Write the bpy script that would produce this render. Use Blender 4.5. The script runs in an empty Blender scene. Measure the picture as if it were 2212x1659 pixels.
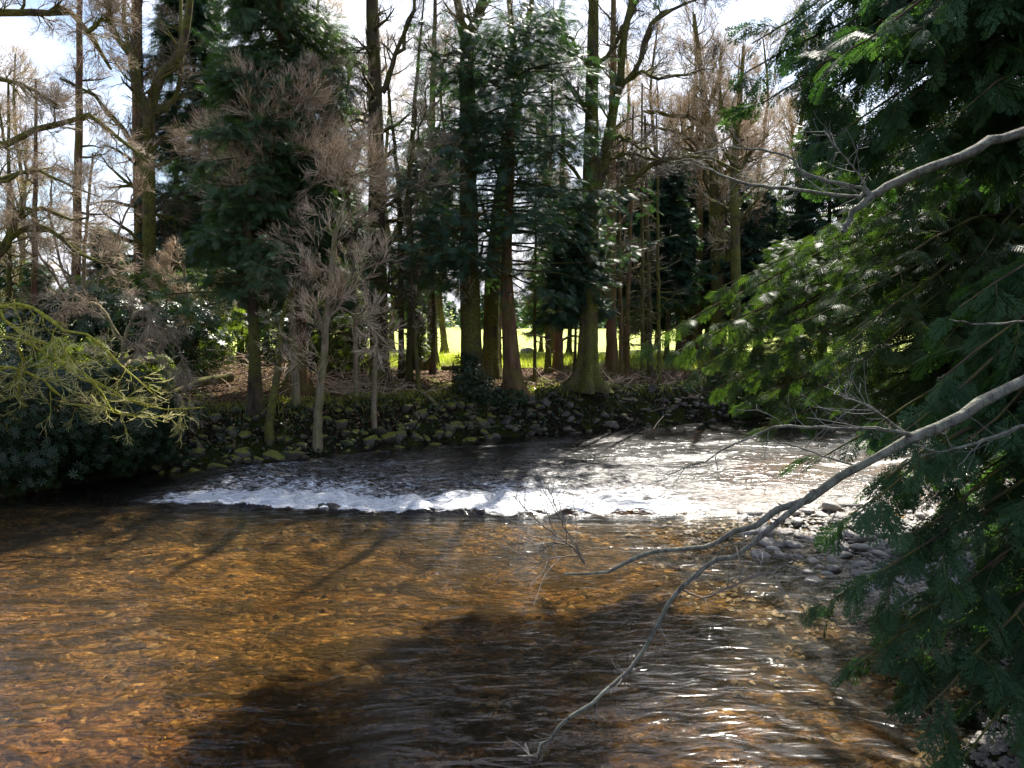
import bpy, math, numpy as np
from mathutils import Vector, noise as mnoise
rng = np.random.default_rng(11)
R = math.radians
scene = bpy.context.scene
COL = scene.collection

# ------------------------------------------------------------------ camera frame
FPX, PITCH, CAMZ = 1640.0, R(4.87), 4.0
def ray(px, py):
    u = (px-1106)/FPX; v = -(py-829.5)/FPX
    return np.array([u, math.cos(PITCH)+v*math.sin(PITCH), -math.sin(PITCH)+v*math.cos(PITCH)])
def at(px, py, Y):
    r = ray(px, py); t = Y/r[1]
    return np.array([r[0]*t, Y, CAMZ+r[2]*t])
def sm(t):
    t = np.clip(t, 0, 1); return t*t*(3-2*t)
def nrm(v):
    return v/np.maximum(np.linalg.norm(v, axis=-1, keepdims=True), 1e-9)

# ------------------------------------------------------------------ value noise
_perm = np.random.default_rng(3).random((256, 256))
def vnoise(x, y):
    xi = np.floor(x).astype(int); yi = np.floor(y).astype(int)
    fx = x-xi; fy = y-yi
    fx = fx*fx*(3-2*fx); fy = fy*fy*(3-2*fy)
    a = _perm[xi & 255, yi & 255]; b = _perm[(xi+1) & 255, yi & 255]
    c = _perm[xi & 255, (yi+1) & 255]; d = _perm[(xi+1) & 255, (yi+1) & 255]
    return (a*(1-fx)+b*fx)*(1-fy)+(c*(1-fx)+d*fx)*fy
def fbm(x, y, o=4):
    s = 0; a = .5
    for k in range(o):
        s = s+a*(vnoise(x*2**k+17.3*k, y*2**k+9.1*k)-.5)*2; a *= .5
    return s

# ------------------------------------------------------------------ terrain
FX = [-60, -30, -20, -11.5, -9.8, -6.5, -4.3, -1.6, 3.2, 7.1, 9.2, 16, 30, 60]
FY = [2, 9, 13, 16.8, 19.5, 21.0, 22.8, 25.0, 27.1, 29.2, 30.3, 34, 43, 66]
NY = [-20, 2.6, 4, 6.5, 8, 10.5, 12.5, 16, 20, 26, 60]
NX = [1.5, 2.4, 3.2, 3.7, 5.0, 6.6, 7.8, 9.5, 14, 24, 90]
def far_edge(x): return np.interp(x, FX, FY)
def height(x, y):
    x = np.asarray(x, float); y = np.asarray(y, float)
    d = (y-far_edge(x))*.9
    bed = -.42+.10*fbm(x*.35, y*.35, 3)+.05*fbm(x*2.1, y*2.1, 2)
    bed = bed-.85*sm((y-16.5)/2.5)*(1-sm((x-5)/4))*(1-sm((d+1.2)/1.1))-.35*sm((-y+9)/4)*sm((x*0+3-x)/4)
    bed = bed+.30*np.exp(-((y-np.interp(x, [-14, -8, -3.4, 0, 3.7, 8], [16.6, 16.2, 15.45, 15.15, 15.2, 14.6])-.1)/1.1)**2)
    bar = np.exp(-(((x-7.1)/2.5)**2+((y-13.0)/3.4)**2))
    bed = bed+.5*bar*(1+.25*fbm(x*1.3, y*1.3, 3))
    w = np.where(x < -3, 2.8, 1.35)
    w = np.interp(x, [-12, -5, -1, 2], [3.2, 2.8, 1.9, 1.3])
    far = 1.45*sm((d+.15)/w)**.9+.35*sm((d-1.4)/6)
    far = far+.12*fbm(x*.8, y*.8, 3)*sm(d/1)*(1-sm((y-34)/5))
    dn = (x-np.interp(y, NY, NX))*.85
    near = 1.7*sm((dn+.1)/3.2)+.5*sm((dn-3)/8)+.06*fbm(x*1.5, y*1.5, 3)*sm(dn)
    dc = 2.8-y
    near2 = 2.2*sm(dc/2.8)
    h = bed
    h = h+np.where(d > -.15, far+.38*sm((d+.15)/.4), 0)
    k = sm((dn+.1)/.5)
    h = h+near+.38*k*(near > 0)
    h = np.where(d > 0, np.minimum(h, 2.4), h)
    h = h+(near2+.3)*sm(dc/.5)*(dc > 0)*(1-k)
    return h

def new_obj(name, me, parent=None):
    o = bpy.data.objects.new(name, me); COL.objects.link(o)
    if parent is not None: o.parent = parent
    return o
def tag(o, label=None, cat=None, group=None, kind=None):
    if label: o['label'] = label
    if cat: o['category'] = cat
    if group: o['group'] = group
    if kind: o['kind'] = kind
    return o
def thing(name, label, cat, loc=(0, 0, 0), group=None):
    o = bpy.data.objects.new(name, None); COL.objects.link(o)
    o.location = loc; o.empty_display_size = .2
    return tag(o, label, cat, group)

class Geo:
    def __init__(s): s.v = []; s.f = []; s.r = []; s.n = 0
    def add(s, v, f, r=None):
        v = np.asarray(v, np.float32).reshape(-1, 3); f = np.asarray(f, np.int32).reshape(-1, 4)
        if len(v) == 0: return
        if r is None: r = np.full(len(v), .5, np.float32)
        s.v.append(v); s.f.append(f+s.n); s.r.append(np.asarray(r, np.float32).reshape(-1)); s.n += len(v)
    def mesh(s, name, mat, smooth=False, origin=(0, 0, 0)):
        v = np.concatenate(s.v)-np.asarray(origin, np.float32); f = np.concatenate(s.f); r = np.concatenate(s.r)
        me = bpy.data.meshes.new(name)
        me.vertices.add(len(v)); me.vertices.foreach_set('co', v.ravel())
        me.loops.add(f.size); me.loops.foreach_set('vertex_index', f.ravel())
        me.polygons.add(len(f)); me.polygons.foreach_set('loop_start', np.arange(0, f.size, 4, dtype=np.int32))
        a = me.attributes.new('rnd', 'FLOAT', 'POINT'); a.data.foreach_set('value', r)
        me.update(calc_edges=True)
        me.polygons.foreach_set('use_smooth', np.full(len(f), smooth))
        if mat: me.materials.append(mat)
        return me
    def build(s, name, mat, parent=None, smooth=False, origin=None):
        if origin is None: origin = tuple(parent.location) if parent is not None else (0, 0, 0)
        return new_obj(name, s.mesh(name, mat, smooth, origin), parent)

def perp(t):
    ref = np.where(np.abs(t[..., 2:3]) > .85, np.array([1., 0, 0]), np.array([0, 0, 1.]))
    u = nrm(np.cross(t, ref)); return u, np.cross(t, u)

def tubes(g, paths, radii, k=5, r=None, rough=0, lobes=None):
    paths = np.asarray(paths, float); radii = np.asarray(radii, float)
    B, N, _ = paths.shape
    T = nrm(np.gradient(paths, axis=1))
    m = nrm(T.mean(axis=1)); u0, _ = perp(m)
    U = nrm(u0[:, None]-T*np.sum(u0[:, None]*T, -1, keepdims=True)); V = np.cross(T, U)
    a = np.arange(k)*2*math.pi/k
    rr = radii[:, :, None]*np.ones(k)
    if rough:
        ph = rng.random((B, 1, 1))*6.28
        rr = rr*(1+rough*(np.sin(a*3+ph)+.6*np.sin(a*5+ph*2))+rough*.6*rng.normal(size=(B, N, k)))
    if lobes is not None: rr = rr*(1+lobes[None, :, None]*(.6*np.cos(a*6+1)+.4*np.cos(a*9+2.3)+.3*np.cos(a*4)))
    P = paths[:, :, None]+rr[..., None]*(np.cos(a)[:, None]*U[:, :, None]+np.sin(a)[:, None]*V[:, :, None])
    i = np.arange(B)[:, None, None]*N*k+np.arange(N-1)[None, :, None]*k
    j = np.arange(k)[None, None]; j2 = (j+1) % k
    F = np.stack(np.broadcast_arrays(i+j, i+j2, i+k+j2, i+k+j), -1)
    if r is None: r = rng.random(B)
    g.add(P, F, np.repeat(np.broadcast_to(r, (B,)), N*k))

def grow(base, d, L, nseg, wob, trop=(0, 0, 0), curl=0):
    base = np.asarray(base, float).reshape(-1, 3); d = nrm(np.asarray(d, float).reshape(-1, 3))
    B = len(base); pts = [base]; p = base; L = np.broadcast_to(L, (B,))
    step = (L/nseg)[:, None]; trop = np.asarray(trop, float)
    for s in range(nseg):
        d = nrm(d+wob*rng.normal(size=(B, 3))+trop)
        p = p+d*step; pts.append(p)
    return np.stack(pts, 1)

def sample(paths, t):
    B, N, _ = paths.shape
    f = t*(N-1); i = np.clip(np.floor(f).astype(int), 0, N-2); w = (f-i)[..., None]
    b = np.arange(B)[:, None]
    a, c = paths[b, i], paths[b, i+1]
    return a*(1-w)+c*w, nrm(c-a)
def sampler(radii, t):
    N = radii.shape[1]; f = t*(N-1); i = np.clip(np.floor(f).astype(int), 0, N-2); w = f-i
    b = np.arange(len(radii))[:, None]
    return radii[b, i]*(1-w)+radii[b, i+1]*w

def children(paths, radii, n, t0, t1, ang, L, nseg, wob, trop, rr=.5, rend=.25, flat=False, taper=.55, up=0.):
    """spawn n side branches per path -> (paths, radii)"""
    B = len(paths)
    t = t0+(t1-t0)*(np.arange(n)[None]+rng.random((B, n)))/n
    p, T = sample(paths, t); r0 = sampler(radii, t)
    U, V = perp(T)
    th = np.radians(rng.uniform(ang[0], ang[1], (B, n)))[..., None]
    if flat:
        sgn = np.where((np.arange(n)+rng.integers(0, 2, (B, 1))) % 2, 1., -1.)
        ph = sgn*0+np.where(sgn > 0, 0, math.pi)+rng.normal(size=(B, n))*.35
    else:
        ph = rng.random((B, n))*2*math.pi
    ph = ph[..., None]
    d = np.cos(th)*T+np.sin(th)*(np.cos(ph)*U+np.sin(ph)*V)
    d[..., 2] += up
    ln = (rng.uniform(L[0], L[1], (B, n))*(1-taper*(t-t0)/(t1-t0+1e-6))).ravel()
    d = d.reshape(-1, 3); p = p.reshape(-1, 3)
    pa = grow(p, d, ln, nseg, wob, trop)
    ra = (r0.ravel()*rr)[:, None]*np.linspace(1, rend, nseg+1)[None]
    return pa, ra

def spline(pts, n):
    pts = np.asarray(pts, float); m = len(pts)
    if m == 2: t = np.linspace(0, 1, n)[:, None]; return pts[0]*(1-t)+pts[1]*t
    P = np.vstack([2*pts[0]-pts[1], pts, 2*pts[-1]-pts[-2]])
    out = []
    for s in np.linspace(0, m-1, n):
        i = min(int(s), m-2); t = s-i; a, b, c, d = P[i], P[i+1], P[i+2], P[i+3]
        out.append(.5*((2*b)+(-a+c)*t+(2*a-5*b+4*c-d)*t*t+(-a+3*b-3*c+d)*t**3))
    return np.array(out)

def place(g, tv, tf, pos, d, up, sc, r):
    """instances of a template: x along d, z near up"""
    X = nrm(d); Y = nrm(np.cross(up, X)); Z = np.cross(X, Y)
    sc = np.broadcast_to(np.asarray(sc, float), (len(pos),))[:, None, None]
    P = pos[:, None]+sc*(tv[None, :, 0:1]*X[:, None]+tv[None, :, 1:2]*Y[:, None]+tv[None, :, 2:3]*Z[:, None])
    F = tf[None]+(np.arange(len(pos))*len(tv))[:, None, None]
    g.add(P, F, np.repeat(r, len(tv)))

# ------------------------------------------------------------------ materials
def mat(name):
    m = bpy.data.materials.new(name); m.use_nodes = True
    nt = m.node_tree; nt.nodes.clear()
    return m, nt
def N(nt, t, **k):
    n = nt.nodes.new(t)
    for a, b in k.items():
        if a in ('ins',):
            for key, val in b.items(): n.inputs[key].default_value = val
        else: setattr(n, a, b)
    return n
def ramp(nt, fac, stops, interp='LINEAR'):
    n = nt.nodes.new('ShaderNodeValToRGB'); n.color_ramp.interpolation = interp
    el = n.color_ramp.elements
    while len(el) > 1: el.remove(el[-1])
    el[0].position, el[0].color = stops[0][0], (*stops[0][1], 1)
    for p, c in stops[1:]:
        e = el.new(p); e.color = (*c, 1)
    nt.links.new(fac, n.inputs[0]); return n.outputs[0]
def noise(nt, scale, detail=4, rough=.6, vec=None, dist=0):
    n = N(nt, 'ShaderNodeTexNoise', ins={'Scale': scale, 'Detail': detail, 'Roughness': rough, 'Distortion': dist})
    if vec is not None: nt.links.new(vec, n.inputs['Vector'])
    return n.outputs['Fac']
def mapping(nt, src, scale=(1, 1, 1), rot=(0, 0, 0), loc=(0, 0, 0)):
    m = N(nt, 'ShaderNodeMapping'); m.inputs['Scale'].default_value = scale; m.inputs['Rotation'].default_value = rot
    m.inputs['Location'].default_value = loc
    nt.links.new(src, m.inputs['Vector']); return m.outputs[0]
def mix(nt, f, a, b, kind='MIX'):
    n = N(nt, 'ShaderNodeMix', data_type='RGBA', blend_type=kind)
    for s, val in ((0, f), (6, a), (7, b)):
        if isinstance(val, (int, float)): n.inputs[s].default_value = val
        elif isinstance(val, tuple): n.inputs[s].default_value = (*val, 1)
        else: nt.links.new(val, n.inputs[s])
    return n.outputs[2]
def math_(nt, op, a, b=None, clamp=False):
    n = N(nt, 'ShaderNodeMath', operation=op, use_clamp=clamp)
    for s, val in ((0, a), (1, b)):
        if val is None: continue
        if isinstance(val, (int, float)): n.inputs[s].default_value = val
        else: nt.links.new(val, n.inputs[s])
    return n.outputs[0]
def geo_pos(nt): return N(nt, 'ShaderNodeNewGeometry').outputs['Position']
def bump(nt, h, strength, dist=.05, normal=None):
    b = N(nt, 'ShaderNodeBump'); b.inputs['Distance'].default_value = dist
    if isinstance(strength, (int, float)): b.inputs['Strength'].default_value = strength
    else: nt.links.new(strength, b.inputs['Strength'])
    nt.links.new(h, b.inputs['Height'])
    if normal is not None: nt.links.new(normal, b.inputs['Normal'])
    return b.outputs[0]
def principled(nt, col, rough=.8, nor=None, spec=.3):
    p = N(nt, 'ShaderNodeBsdfPrincipled')
    if isinstance(col, tuple): p.inputs['Base Color'].default_value = (*col, 1)
    else: nt.links.new(col, p.inputs['Base Color'])
    if isinstance(rough, (int, float)): p.inputs['Roughness'].default_value = rough
    else: nt.links.new(rough, p.inputs['Roughness'])
    p.inputs['Specular IOR Level'].default_value = spec
    if nor is not None: nt.links.new(nor, p.inputs['Normal'])
    return p
def out(nt, sh):
    o = N(nt, 'ShaderNodeOutputMaterial'); nt.links.new(sh, o.inputs['Surface'])

def leaf_mat(name, dark, light, trans=.35, rough=.5, spec=.4, tcol=None, var=.9):
    m, nt = mat(name)
    a = N(nt, 'ShaderNodeAttribute', attribute_name='rnd').outputs['Fac']
    n = noise(nt, .9, 2, .5, geo_pos(nt))
    f = math_(nt, 'ADD', math_(nt, 'MULTIPLY', a, .6), math_(nt, 'MULTIPLY', n, .45))
    c = ramp(nt, f, [(.12, dark), (var, light)])
    p = principled(nt, c, rough, None, spec)
    t = N(nt, 'ShaderNodeBsdfTranslucent')
    tc = mix(nt, 1.0, c, tcol or (2.2, 2.4, .7), 'MULTIPLY'); nt.links.new(tc, t.inputs[0])
    ms = N(nt, 'ShaderNodeMixShader'); ms.inputs[0].default_value = trans
    nt.links.new(p.outputs[0], ms.inputs[1]); nt.links.new(t.outputs[0], ms.inputs[2])
    out(nt, ms.outputs[0]); return m

def bark_mat(name, c1, c2, moss=.5, mcol=((.06, .075, .012), (.2, .21, .03)), scale=6, ms=1.3):
    m, nt = mat(name); P = geo_pos(nt)
    st = mapping(nt, P, (scale, scale, scale*.22))
    n1 = noise(nt, 1.0, 6, .65, st)
    c = ramp(nt, n1, [(.3, c1), (.68, c2)])
    mo = noise(nt, ms, 5, .7, P)
    fac = ramp(nt, mo, [(.5-.25*moss, (0, 0, 0)), (.66-.25*moss, (1, 1, 1))])
    mc = ramp(nt, noise(nt, 14, 3, .6, P), [(.3, mcol[0]), (.7, mcol[1])])
    fac = math_(nt, 'MULTIPLY', fac, min(1.0, moss*1.6))
    c = mix(nt, fac, c, mc)
    h = math_(nt, 'ADD', n1, math_(nt, 'MULTIPLY', noise(nt, 30, 3, .6, P), .3))
    p = principled(nt, c, .9, bump(nt, h, .9, .05), .15)
    out(nt, p.outputs[0]); return m

def twig_mat(name, c1, c2):
    m, nt = mat(name)
    a = N(nt, 'ShaderNodeAttribute', attribute_name='rnd').outputs['Fac']
    c = ramp(nt, a, [(0, c1), (1, c2)])
    out(nt, principled(nt, c, .7, None, .3).outputs[0]); return m

M = {}
M['bark_moss'] = bark_mat('mossy_bark', (.03, .022, .015), (.14, .105, .07), .52, ((.04, .05, .01), (.2, .2, .04)))
M['bark_sunlit'] = bark_mat('sunlit_mossy_bark', (.10, .08, .04), (.3, .24, .14), .8, ((.14, .14, .02), (.42, .40, .06)))  # real moss, with sunlight painted into the bark and moss colours
M['bark_dark'] = bark_mat('dark_bark', (.03, .022, .016), (.12, .085, .06), .35)
M['bark_red'] = bark_mat('red_bark', (.06, .03, .02), (.24, .13, .085), .3)
M['bark_pale'] = bark_mat('pale_bark', (.16, .12, .09), (.36, .28, .21), .35, ((.1, .11, .03), (.25, .26, .08)), 9)
M['bark_grey'] = bark_mat('grey_lichen_bark', (.035, .03, .026), (.24, .22, .195), .45, ((.10, .105, .07), (.36, .37, .29)), 34, 11)
M['twig_red'] = twig_mat('reddish_twigs', (.28, .19, .12), (.80, .64, .46))
M['twig_tan'] = twig_mat('tan_twigs', (.2, .15, .10), (.62, .50, .37))
M['twig_dark'] = twig_mat('dark_twigs', (.045, .033, .026), (.19, .14, .10))
M['twig_sunlit'] = twig_mat('sunlit_mossy_twigs', (.32, .29, .07), (.68, .62, .28))  # mossy twigs, colour yellowed and brightened to look sunlit
M['twig_grey'] = twig_mat('grey_twigs', (.10, .095, .085), (.22, .21, .19))
M['conifer'] = leaf_mat('conifer_needles', (.012, .03, .014), (.075, .135, .055), .3, .45)
M['conifer_lit'] = leaf_mat('lime_needles', (.03, .05, .012), (.13, .17, .04), .42, .5)
M['conifer_blue'] = leaf_mat('bluish_needles', (.009, .026, .016), (.055, .11, .07), .28, .45, .3)
M['cedar'] = leaf_mat('cedar_scales', (.009, .032, .014), (.065, .13, .056), .43, .5, .22)
M['cedar_back'] = leaf_mat('cedar_scales_yellow', (.010, .028, .010), (.06, .10, .03), .38, .5, .25)
M['rhodo'] = leaf_mat('glossy_leaves', (.006, .018, .007), (.026, .055, .02), .15, .36, .35, (1.6, 2, .7))
M['shrub'] = leaf_mat('shrub_leaves', (.035, .06, .015), (.13, .17, .045), .45, .45)
M['lime'] = leaf_mat('lime_leaves', (.08, .11, .02), (.24, .28, .06), .5, .5)
M['ivy'] = leaf_mat('ivy_leaves', (.012, .03, .014), (.06, .095, .045), .18, .35, .5, (1.6, 2, .7))

# ground materials
def m_woodfloor():
    m, nt = mat('woodland_floor'); P = geo_pos(nt)
    n = noise(nt, 9, 8, .75, P)
    c = ramp(nt, n, [(.3, (.04, .026, .016)), (.5, (.14, .085, .05)), (.7, (.3, .2, .12))])
    mo = noise(nt, .55, 6, .65, P, .4)
    sep = N(nt, 'ShaderNodeSeparateXYZ'); nt.links.new(P, sep.inputs[0])
    far = math_(nt, 'MULTIPLY', math_(nt, 'SUBTRACT', sep.outputs[1], 33.5), .22, True)
    mf = ramp(nt, math_(nt, 'ADD', mo, math_(nt, 'MULTIPLY', far, .35)), [(.50, (0, 0, 0)), (.58, (1, 1, 1))])
    mc = ramp(nt, noise(nt, 22, 4, .7, P), [(.3, (.05, .07, .012)), (.7, (.22, .24, .04))])
    c = mix(nt, mf, c, mc)
    h = math_(nt, 'ADD', n, noise(nt, 40, 4, .7, P))
    out(nt, principled(nt, c, .95, bump(nt, h, 1, .06), .1).outputs[0]); return m
def m_bank():
    m, nt = mat('river_bank_earth'); P = geo_pos(nt)
    n = noise(nt, 7, 8, .75, P)
    c = ramp(nt, n, [(.3, (.008, .006, .004)), (.52, (.035, .025, .016)), (.75, (.10, .08, .055))])
    mf = ramp(nt, noise(nt, 1.1, 6, .65, P, .5), [(.48, (0, 0, 0)), (.56, (1, 1, 1))])
    mc = ramp(nt, noise(nt, 22, 4, .7, P), [(.3, (.02, .028, .006)), (.7, (.10, .11, .02))])
    c = mix(nt, mf, c, mc)
    h = math_(nt, 'ADD', n, noise(nt, 28, 4, .7, P))
    out(nt, principled(nt, c, .95, bump(nt, h, 1, .12), .1).outputs[0]); return m
def m_field():
    m, nt = mat('pasture'); P = geo_pos(nt)
    n = noise(nt, 1.2, 8, .8, mapping(nt, P, (.25, 1, 1)))
    c = ramp(nt, n, [(.25, (.34, .42, .09)), (.5, (.48, .54, .14)), (.75, (.6, .62, .22))])
    pt = noise(nt, .35, 6, .75, mapping(nt, P, (.35, 1, 1)), .6)
    c = mix(nt, ramp(nt, pt, [(.62, (0, 0, 0)), (.68, (1, 1, 1))]), c, (.10, .13, .035))
    out(nt, principled(nt, c, .9, bump(nt, noise(nt, 12, 4, .7, P), .6, .08), .1).outputs[0]); return m
def m_bed():
    m, nt = mat('river_bed_cobbles'); P = geo_pos(nt)
    wp = mapping(nt, P, (1, 1.25, 1), (0, 0, R(20)))
    dn = N(nt, 'ShaderNodeTexNoise', ins={'Scale': 3.0, 'Detail': 3.0}); nt.links.new(P, dn.inputs['Vector'])
    wv = mix(nt, .35, wp, dn.outputs['Color'], 'ADD')
    cols = []
    hs = []
    for sc in (8, 21):
        v = N(nt, 'ShaderNodeTexVoronoi', ins={'Scale': sc, 'Randomness': 1.0}); nt.links.new(wv, v.inputs['Vector'])
        sp = N(nt, 'ShaderNodeSeparateColor'); nt.links.new(v.outputs['Color'], sp.inputs[0])
        cols.append(ramp(nt, sp.outputs[0], [(0, (.03, .022, .013)), (.3, (.12, .078, .036)), (.55, (.25, .15, .058)), (.8, (.18, .135, .075)), (.95, (.45, .34, .18))]))
        hs.append(v.outputs['Distance'])
    big = noise(nt, .8, 3, .6, P)
    c = mix(nt, ramp(nt, big, [(.42, (0, 0, 0)), (.6, (1, 1, 1))]), cols[1], cols[0])
    grit = math_(nt, 'ADD', math_(nt, 'MULTIPLY', noise(nt, 26, 6, .75, P), .45), math_(nt, 'MULTIPLY', noise(nt, 1.0, 6, .7, mapping(nt, P, (3.5, 12, 1), (0, 0, -R(22))), 1.5), .55))
    c = mix(nt, .75, c, ramp(nt, grit, [(.36, (.12, .1, .09)), (.5, (.9, .85, .75)), (.62, (2.1, 1.9, 1.5))]), 'MULTIPLY')
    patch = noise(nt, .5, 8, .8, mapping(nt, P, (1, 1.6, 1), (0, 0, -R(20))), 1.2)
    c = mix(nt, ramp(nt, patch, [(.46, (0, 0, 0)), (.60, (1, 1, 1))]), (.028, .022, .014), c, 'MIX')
    h = math_(nt, 'ADD', math_(nt, 'MULTIPLY', hs[0], -.6), math_(nt, 'MULTIPLY', grit, .6))
    out(nt, principled(nt, c, .85, bump(nt, h, 1, .12), .2).outputs[0]); return m
def m_stone(name, c1, c2, moss, wet=.6):
    m, nt = mat(name); P = geo_pos(nt)
    oi = N(nt, 'ShaderNodeObjectInfo').outputs['Random']
    n = noise(nt, 9, 6, .7, P)
    c = ramp(nt, math_(nt, 'ADD', math_(nt, 'MULTIPLY', n, .7), math_(nt, 'MULTIPLY', oi, .3)), [(.3, c1), (.75, c2)])
    if moss:
        g = N(nt, 'ShaderNodeNewGeometry'); sp = N(nt, 'ShaderNodeSeparateXYZ'); nt.links.new(g.outputs['Normal'], sp.inputs[0])
        f = math_(nt, 'ADD', math_(nt, 'MULTIPLY', sp.outputs[2], .35), noise(nt, 1.7, 5, .7, P))
        mf = ramp(nt, f, [(.80-.3*moss, (0, 0, 0)), (.90-.3*moss, (1, 1, 1))])
        mc = ramp(nt, noise(nt, 25, 4, .7, P), [(.3, (.04, .05, .006)), (.7, (.26, .25, .035))])
        c = mix(nt, mf, c, mc)
    out(nt, principled(nt, c, wet, bump(nt, noise(nt, 22, 5, .7, P), .7, .04), .4 if moss or wet != .42 else 1.0).outputs[0]); return m
M['floor'] = m_woodfloor(); M['bank'] = m_bank(); M['field'] = m_field(); M['bed'] = m_bed()
M['stone_moss'] = m_stone('mossy_stone', (.03, .024, .018), (.13, .11, .085), .55, .8)
M['stone_bank'] = m_stone('bank_stone', (.018, .015, .012), (.16, .135, .115), .08, .7)
M['stone_wet'] = m_stone('wet_cobble', (.09, .075, .06), (.42, .38, .33), 0, .42)
M['stone_dark'] = m_stone('wet_dark_rock', (.015, .012, .01), (.06, .05, .04), 0, .3)

# ------------------------------------------------------------------ ground sheets
def axis(segs):
    a = []
    for x0, x1, st in segs: a.append(np.arange(x0, x1-1e-6, st))
    a.append([segs[-1][1]]); return np.concatenate(a)
gx = axis([(-600, -100, 50), (-100, -30, 7), (-30, -14, .8), (-14, 13, .13), (13, 30, .8), (30, 100, 7), (100, 600, 50)])
gy = axis([(-60, -4, 4), (-4, 4, .4), (4, 33, .13), (33, 48, .6), (48, 120, 6), (120, 900, 52)])
GX, GY = np.meshgrid(gx, gy, indexing='ij')
GZ = height(GX, GY)
GZ = np.where(GY > 48, 1.8+np.maximum(0, (GY-230))*.02, GZ)
ny = len(gy); idx = np.arange(GX.size).reshape(GX.shape)
Q = np.stack([idx[:-1, :-1], idx[1:, :-1], idx[1:, 1:], idx[:-1, 1:]], -1).reshape(-1, 4)
V = np.stack([GX, GY, GZ], -1).reshape(-1, 3)
cc = V[Q].mean(1)
dfar = (cc[:, 1]-far_edge(cc[:, 0]))*.9
dnear = (cc[:, 0]-np.interp(cc[:, 1], NY, NX))*.85
wbk = np.interp(cc[:, 0], [-12, -5, -1, 2], [2.6, 2.3, 1.5, 1.15])
cls = np.zeros(len(Q), int)                                  # bed
cls[(dfar > 0)] = 1                                          # bank slope
cls[(dfar > wbk)] = 2                                        # woodland floor
cls[(dfar > wbk) & (cc[:, 1] > 37+1.6*np.sin(cc[:, 0]*.5))] = 3
cls[((dnear > .0) | (cc[:, 1] < 2.8)) & (dfar < 0)] = 4
names = ['river_bed', 'river_bank', 'woodland_floor', 'field', 'near_bank']
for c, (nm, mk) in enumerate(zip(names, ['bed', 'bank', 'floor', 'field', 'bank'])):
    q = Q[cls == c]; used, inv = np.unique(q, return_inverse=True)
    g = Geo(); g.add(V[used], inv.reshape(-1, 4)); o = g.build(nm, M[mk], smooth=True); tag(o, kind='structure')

# ------------------------------------------------------------------ river surface
def lip(x): return np.interp(x, [-14, -8, -3.4, 0, 3.7, 8], [16.6, 16.2, 15.45, 15.15, 15.2, 14.6])
def rapid_mask(x, y):
    l = lip(x)+.22*fbm(x*.9, x*0+3.3, 3)+.10*fbm(x*3.1, y*2.0, 3)
    d = y-l
    a = sm(d/.2)*(.75*np.exp(-(np.maximum(d, 0)/1.2)**2)+.92*np.exp(-(np.maximum(d, 0)/5.6)**2.6))*(.86+.45*fbm(x*.45+3, y*.9, 3))
    a = a*sm((x+9)/2.5)*(1-sm((x-2.6)/2.8))
    return a
wx = axis([(-70, -14, 1.2), (-14, 12, .085), (12, 70, 1.2)])
wy = axis([(1, 5.5, .5), (5.5, 14.6, .10), (14.6, 24, .075), (24, 34, .16), (34, 70, 1.5)])
WX, WY = np.meshgrid(wx, wy, indexing='ij')
fl = R(20)                                                   # flow direction
FU = WX*math.cos(fl)+WY*math.sin(fl); FV = -WX*math.sin(fl)+WY*math.cos(fl)
rm = rapid_mask(WX, WY)
chop = sm((WY-lip(WX))/1.5)
hz = .010*fbm(FU*.9, FV*2.2, 4)+.055*chop*fbm(FU*1.1, FV*2.0, 4)
hz = hz+np.minimum(rm, 1)*(.30*(np.abs(fbm(FU*1.4+4, FV*2.2, 4)))+.03*fbm(FU*5, FV*7, 2))
# slight fall of the river over the sill
hz = hz-.02*sm((WY-lip(WX))/1.2)
cell = (WY-.3 < far_edge(WX)+1.0)
idx = np.arange(WX.size).reshape(WX.shape)
Q = np.stack([idx[:-1, :-1], idx[1:, :-1], idx[1:, 1:], idx[:-1, 1:]], -1).reshape(-1, 4)
keep = cell.ravel()[Q].any(1)
q = Q[keep]; used, inv = np.unique(q, return_inverse=True)
WV = np.stack([WX, WY, hz], -1).reshape(-1, 3)
# glitter/foam strength, beyond the sill and streaks further up
up_st = .04*chop+sm((WY-19.5)/2)*(1-sm((WY-24)/3))*sm((fbm(FU*.25, FV*1.1, 3)-.05)/.25)*.45
right = sm((WX-2.5)/2)*(1-sm((WX-8)/2))*sm((WY-14.5)/1.5)*(1-sm((WY-17)/2))*.34
foam = np.clip(rm*1.15+up_st+right, 0, 1.5)
gw = Geo(); gw.add(WV[used], inv.reshape(-1, 4), foam.ravel()[used])
ow = gw.build('water', None, smooth=True)
da = ow.data.attributes.new('depth', 'FLOAT', 'POINT'); da.data.foreach_set('value', np.clip(-height(WV[used][:, 0], WV[used][:, 1]), 0, 1.3).astype(np.float32)/1.3); tag(ow, kind='structure')
m, nt = mat('peaty_river_water'); P = geo_pos(nt)
att = N(nt, 'ShaderNodeAttribute', attribute_name='rnd').outputs['Fac']
mp = mapping(nt, P, (1.6, 4.2, 1), (0, 0, -fl)); mp2 = mapping(nt, P, (5, 13, 1), (0, 0, -R(28)))
n1 = noise(nt, 1.0, 3, .5, mp, .6); n2 = noise(nt, 1.0, 4, .65, mp2, .5)
sep = N(nt, 'ShaderNodeSeparateXYZ'); nt.links.new(P, sep.inputs[0])
up = math_(nt, 'MULTIPLY', math_(nt, 'SUBTRACT', sep.outputs[1], 15.0), .5, True)
up = math_(nt, 'MULTIPLY', up, math_(nt, 'SUBTRACT', 1.0, math_(nt, 'MULTIPLY', math_(nt, 'MULTIPLY', math_(nt, 'SUBTRACT', sep.outputs[1], 19.0), .45, True), .62)))
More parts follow.
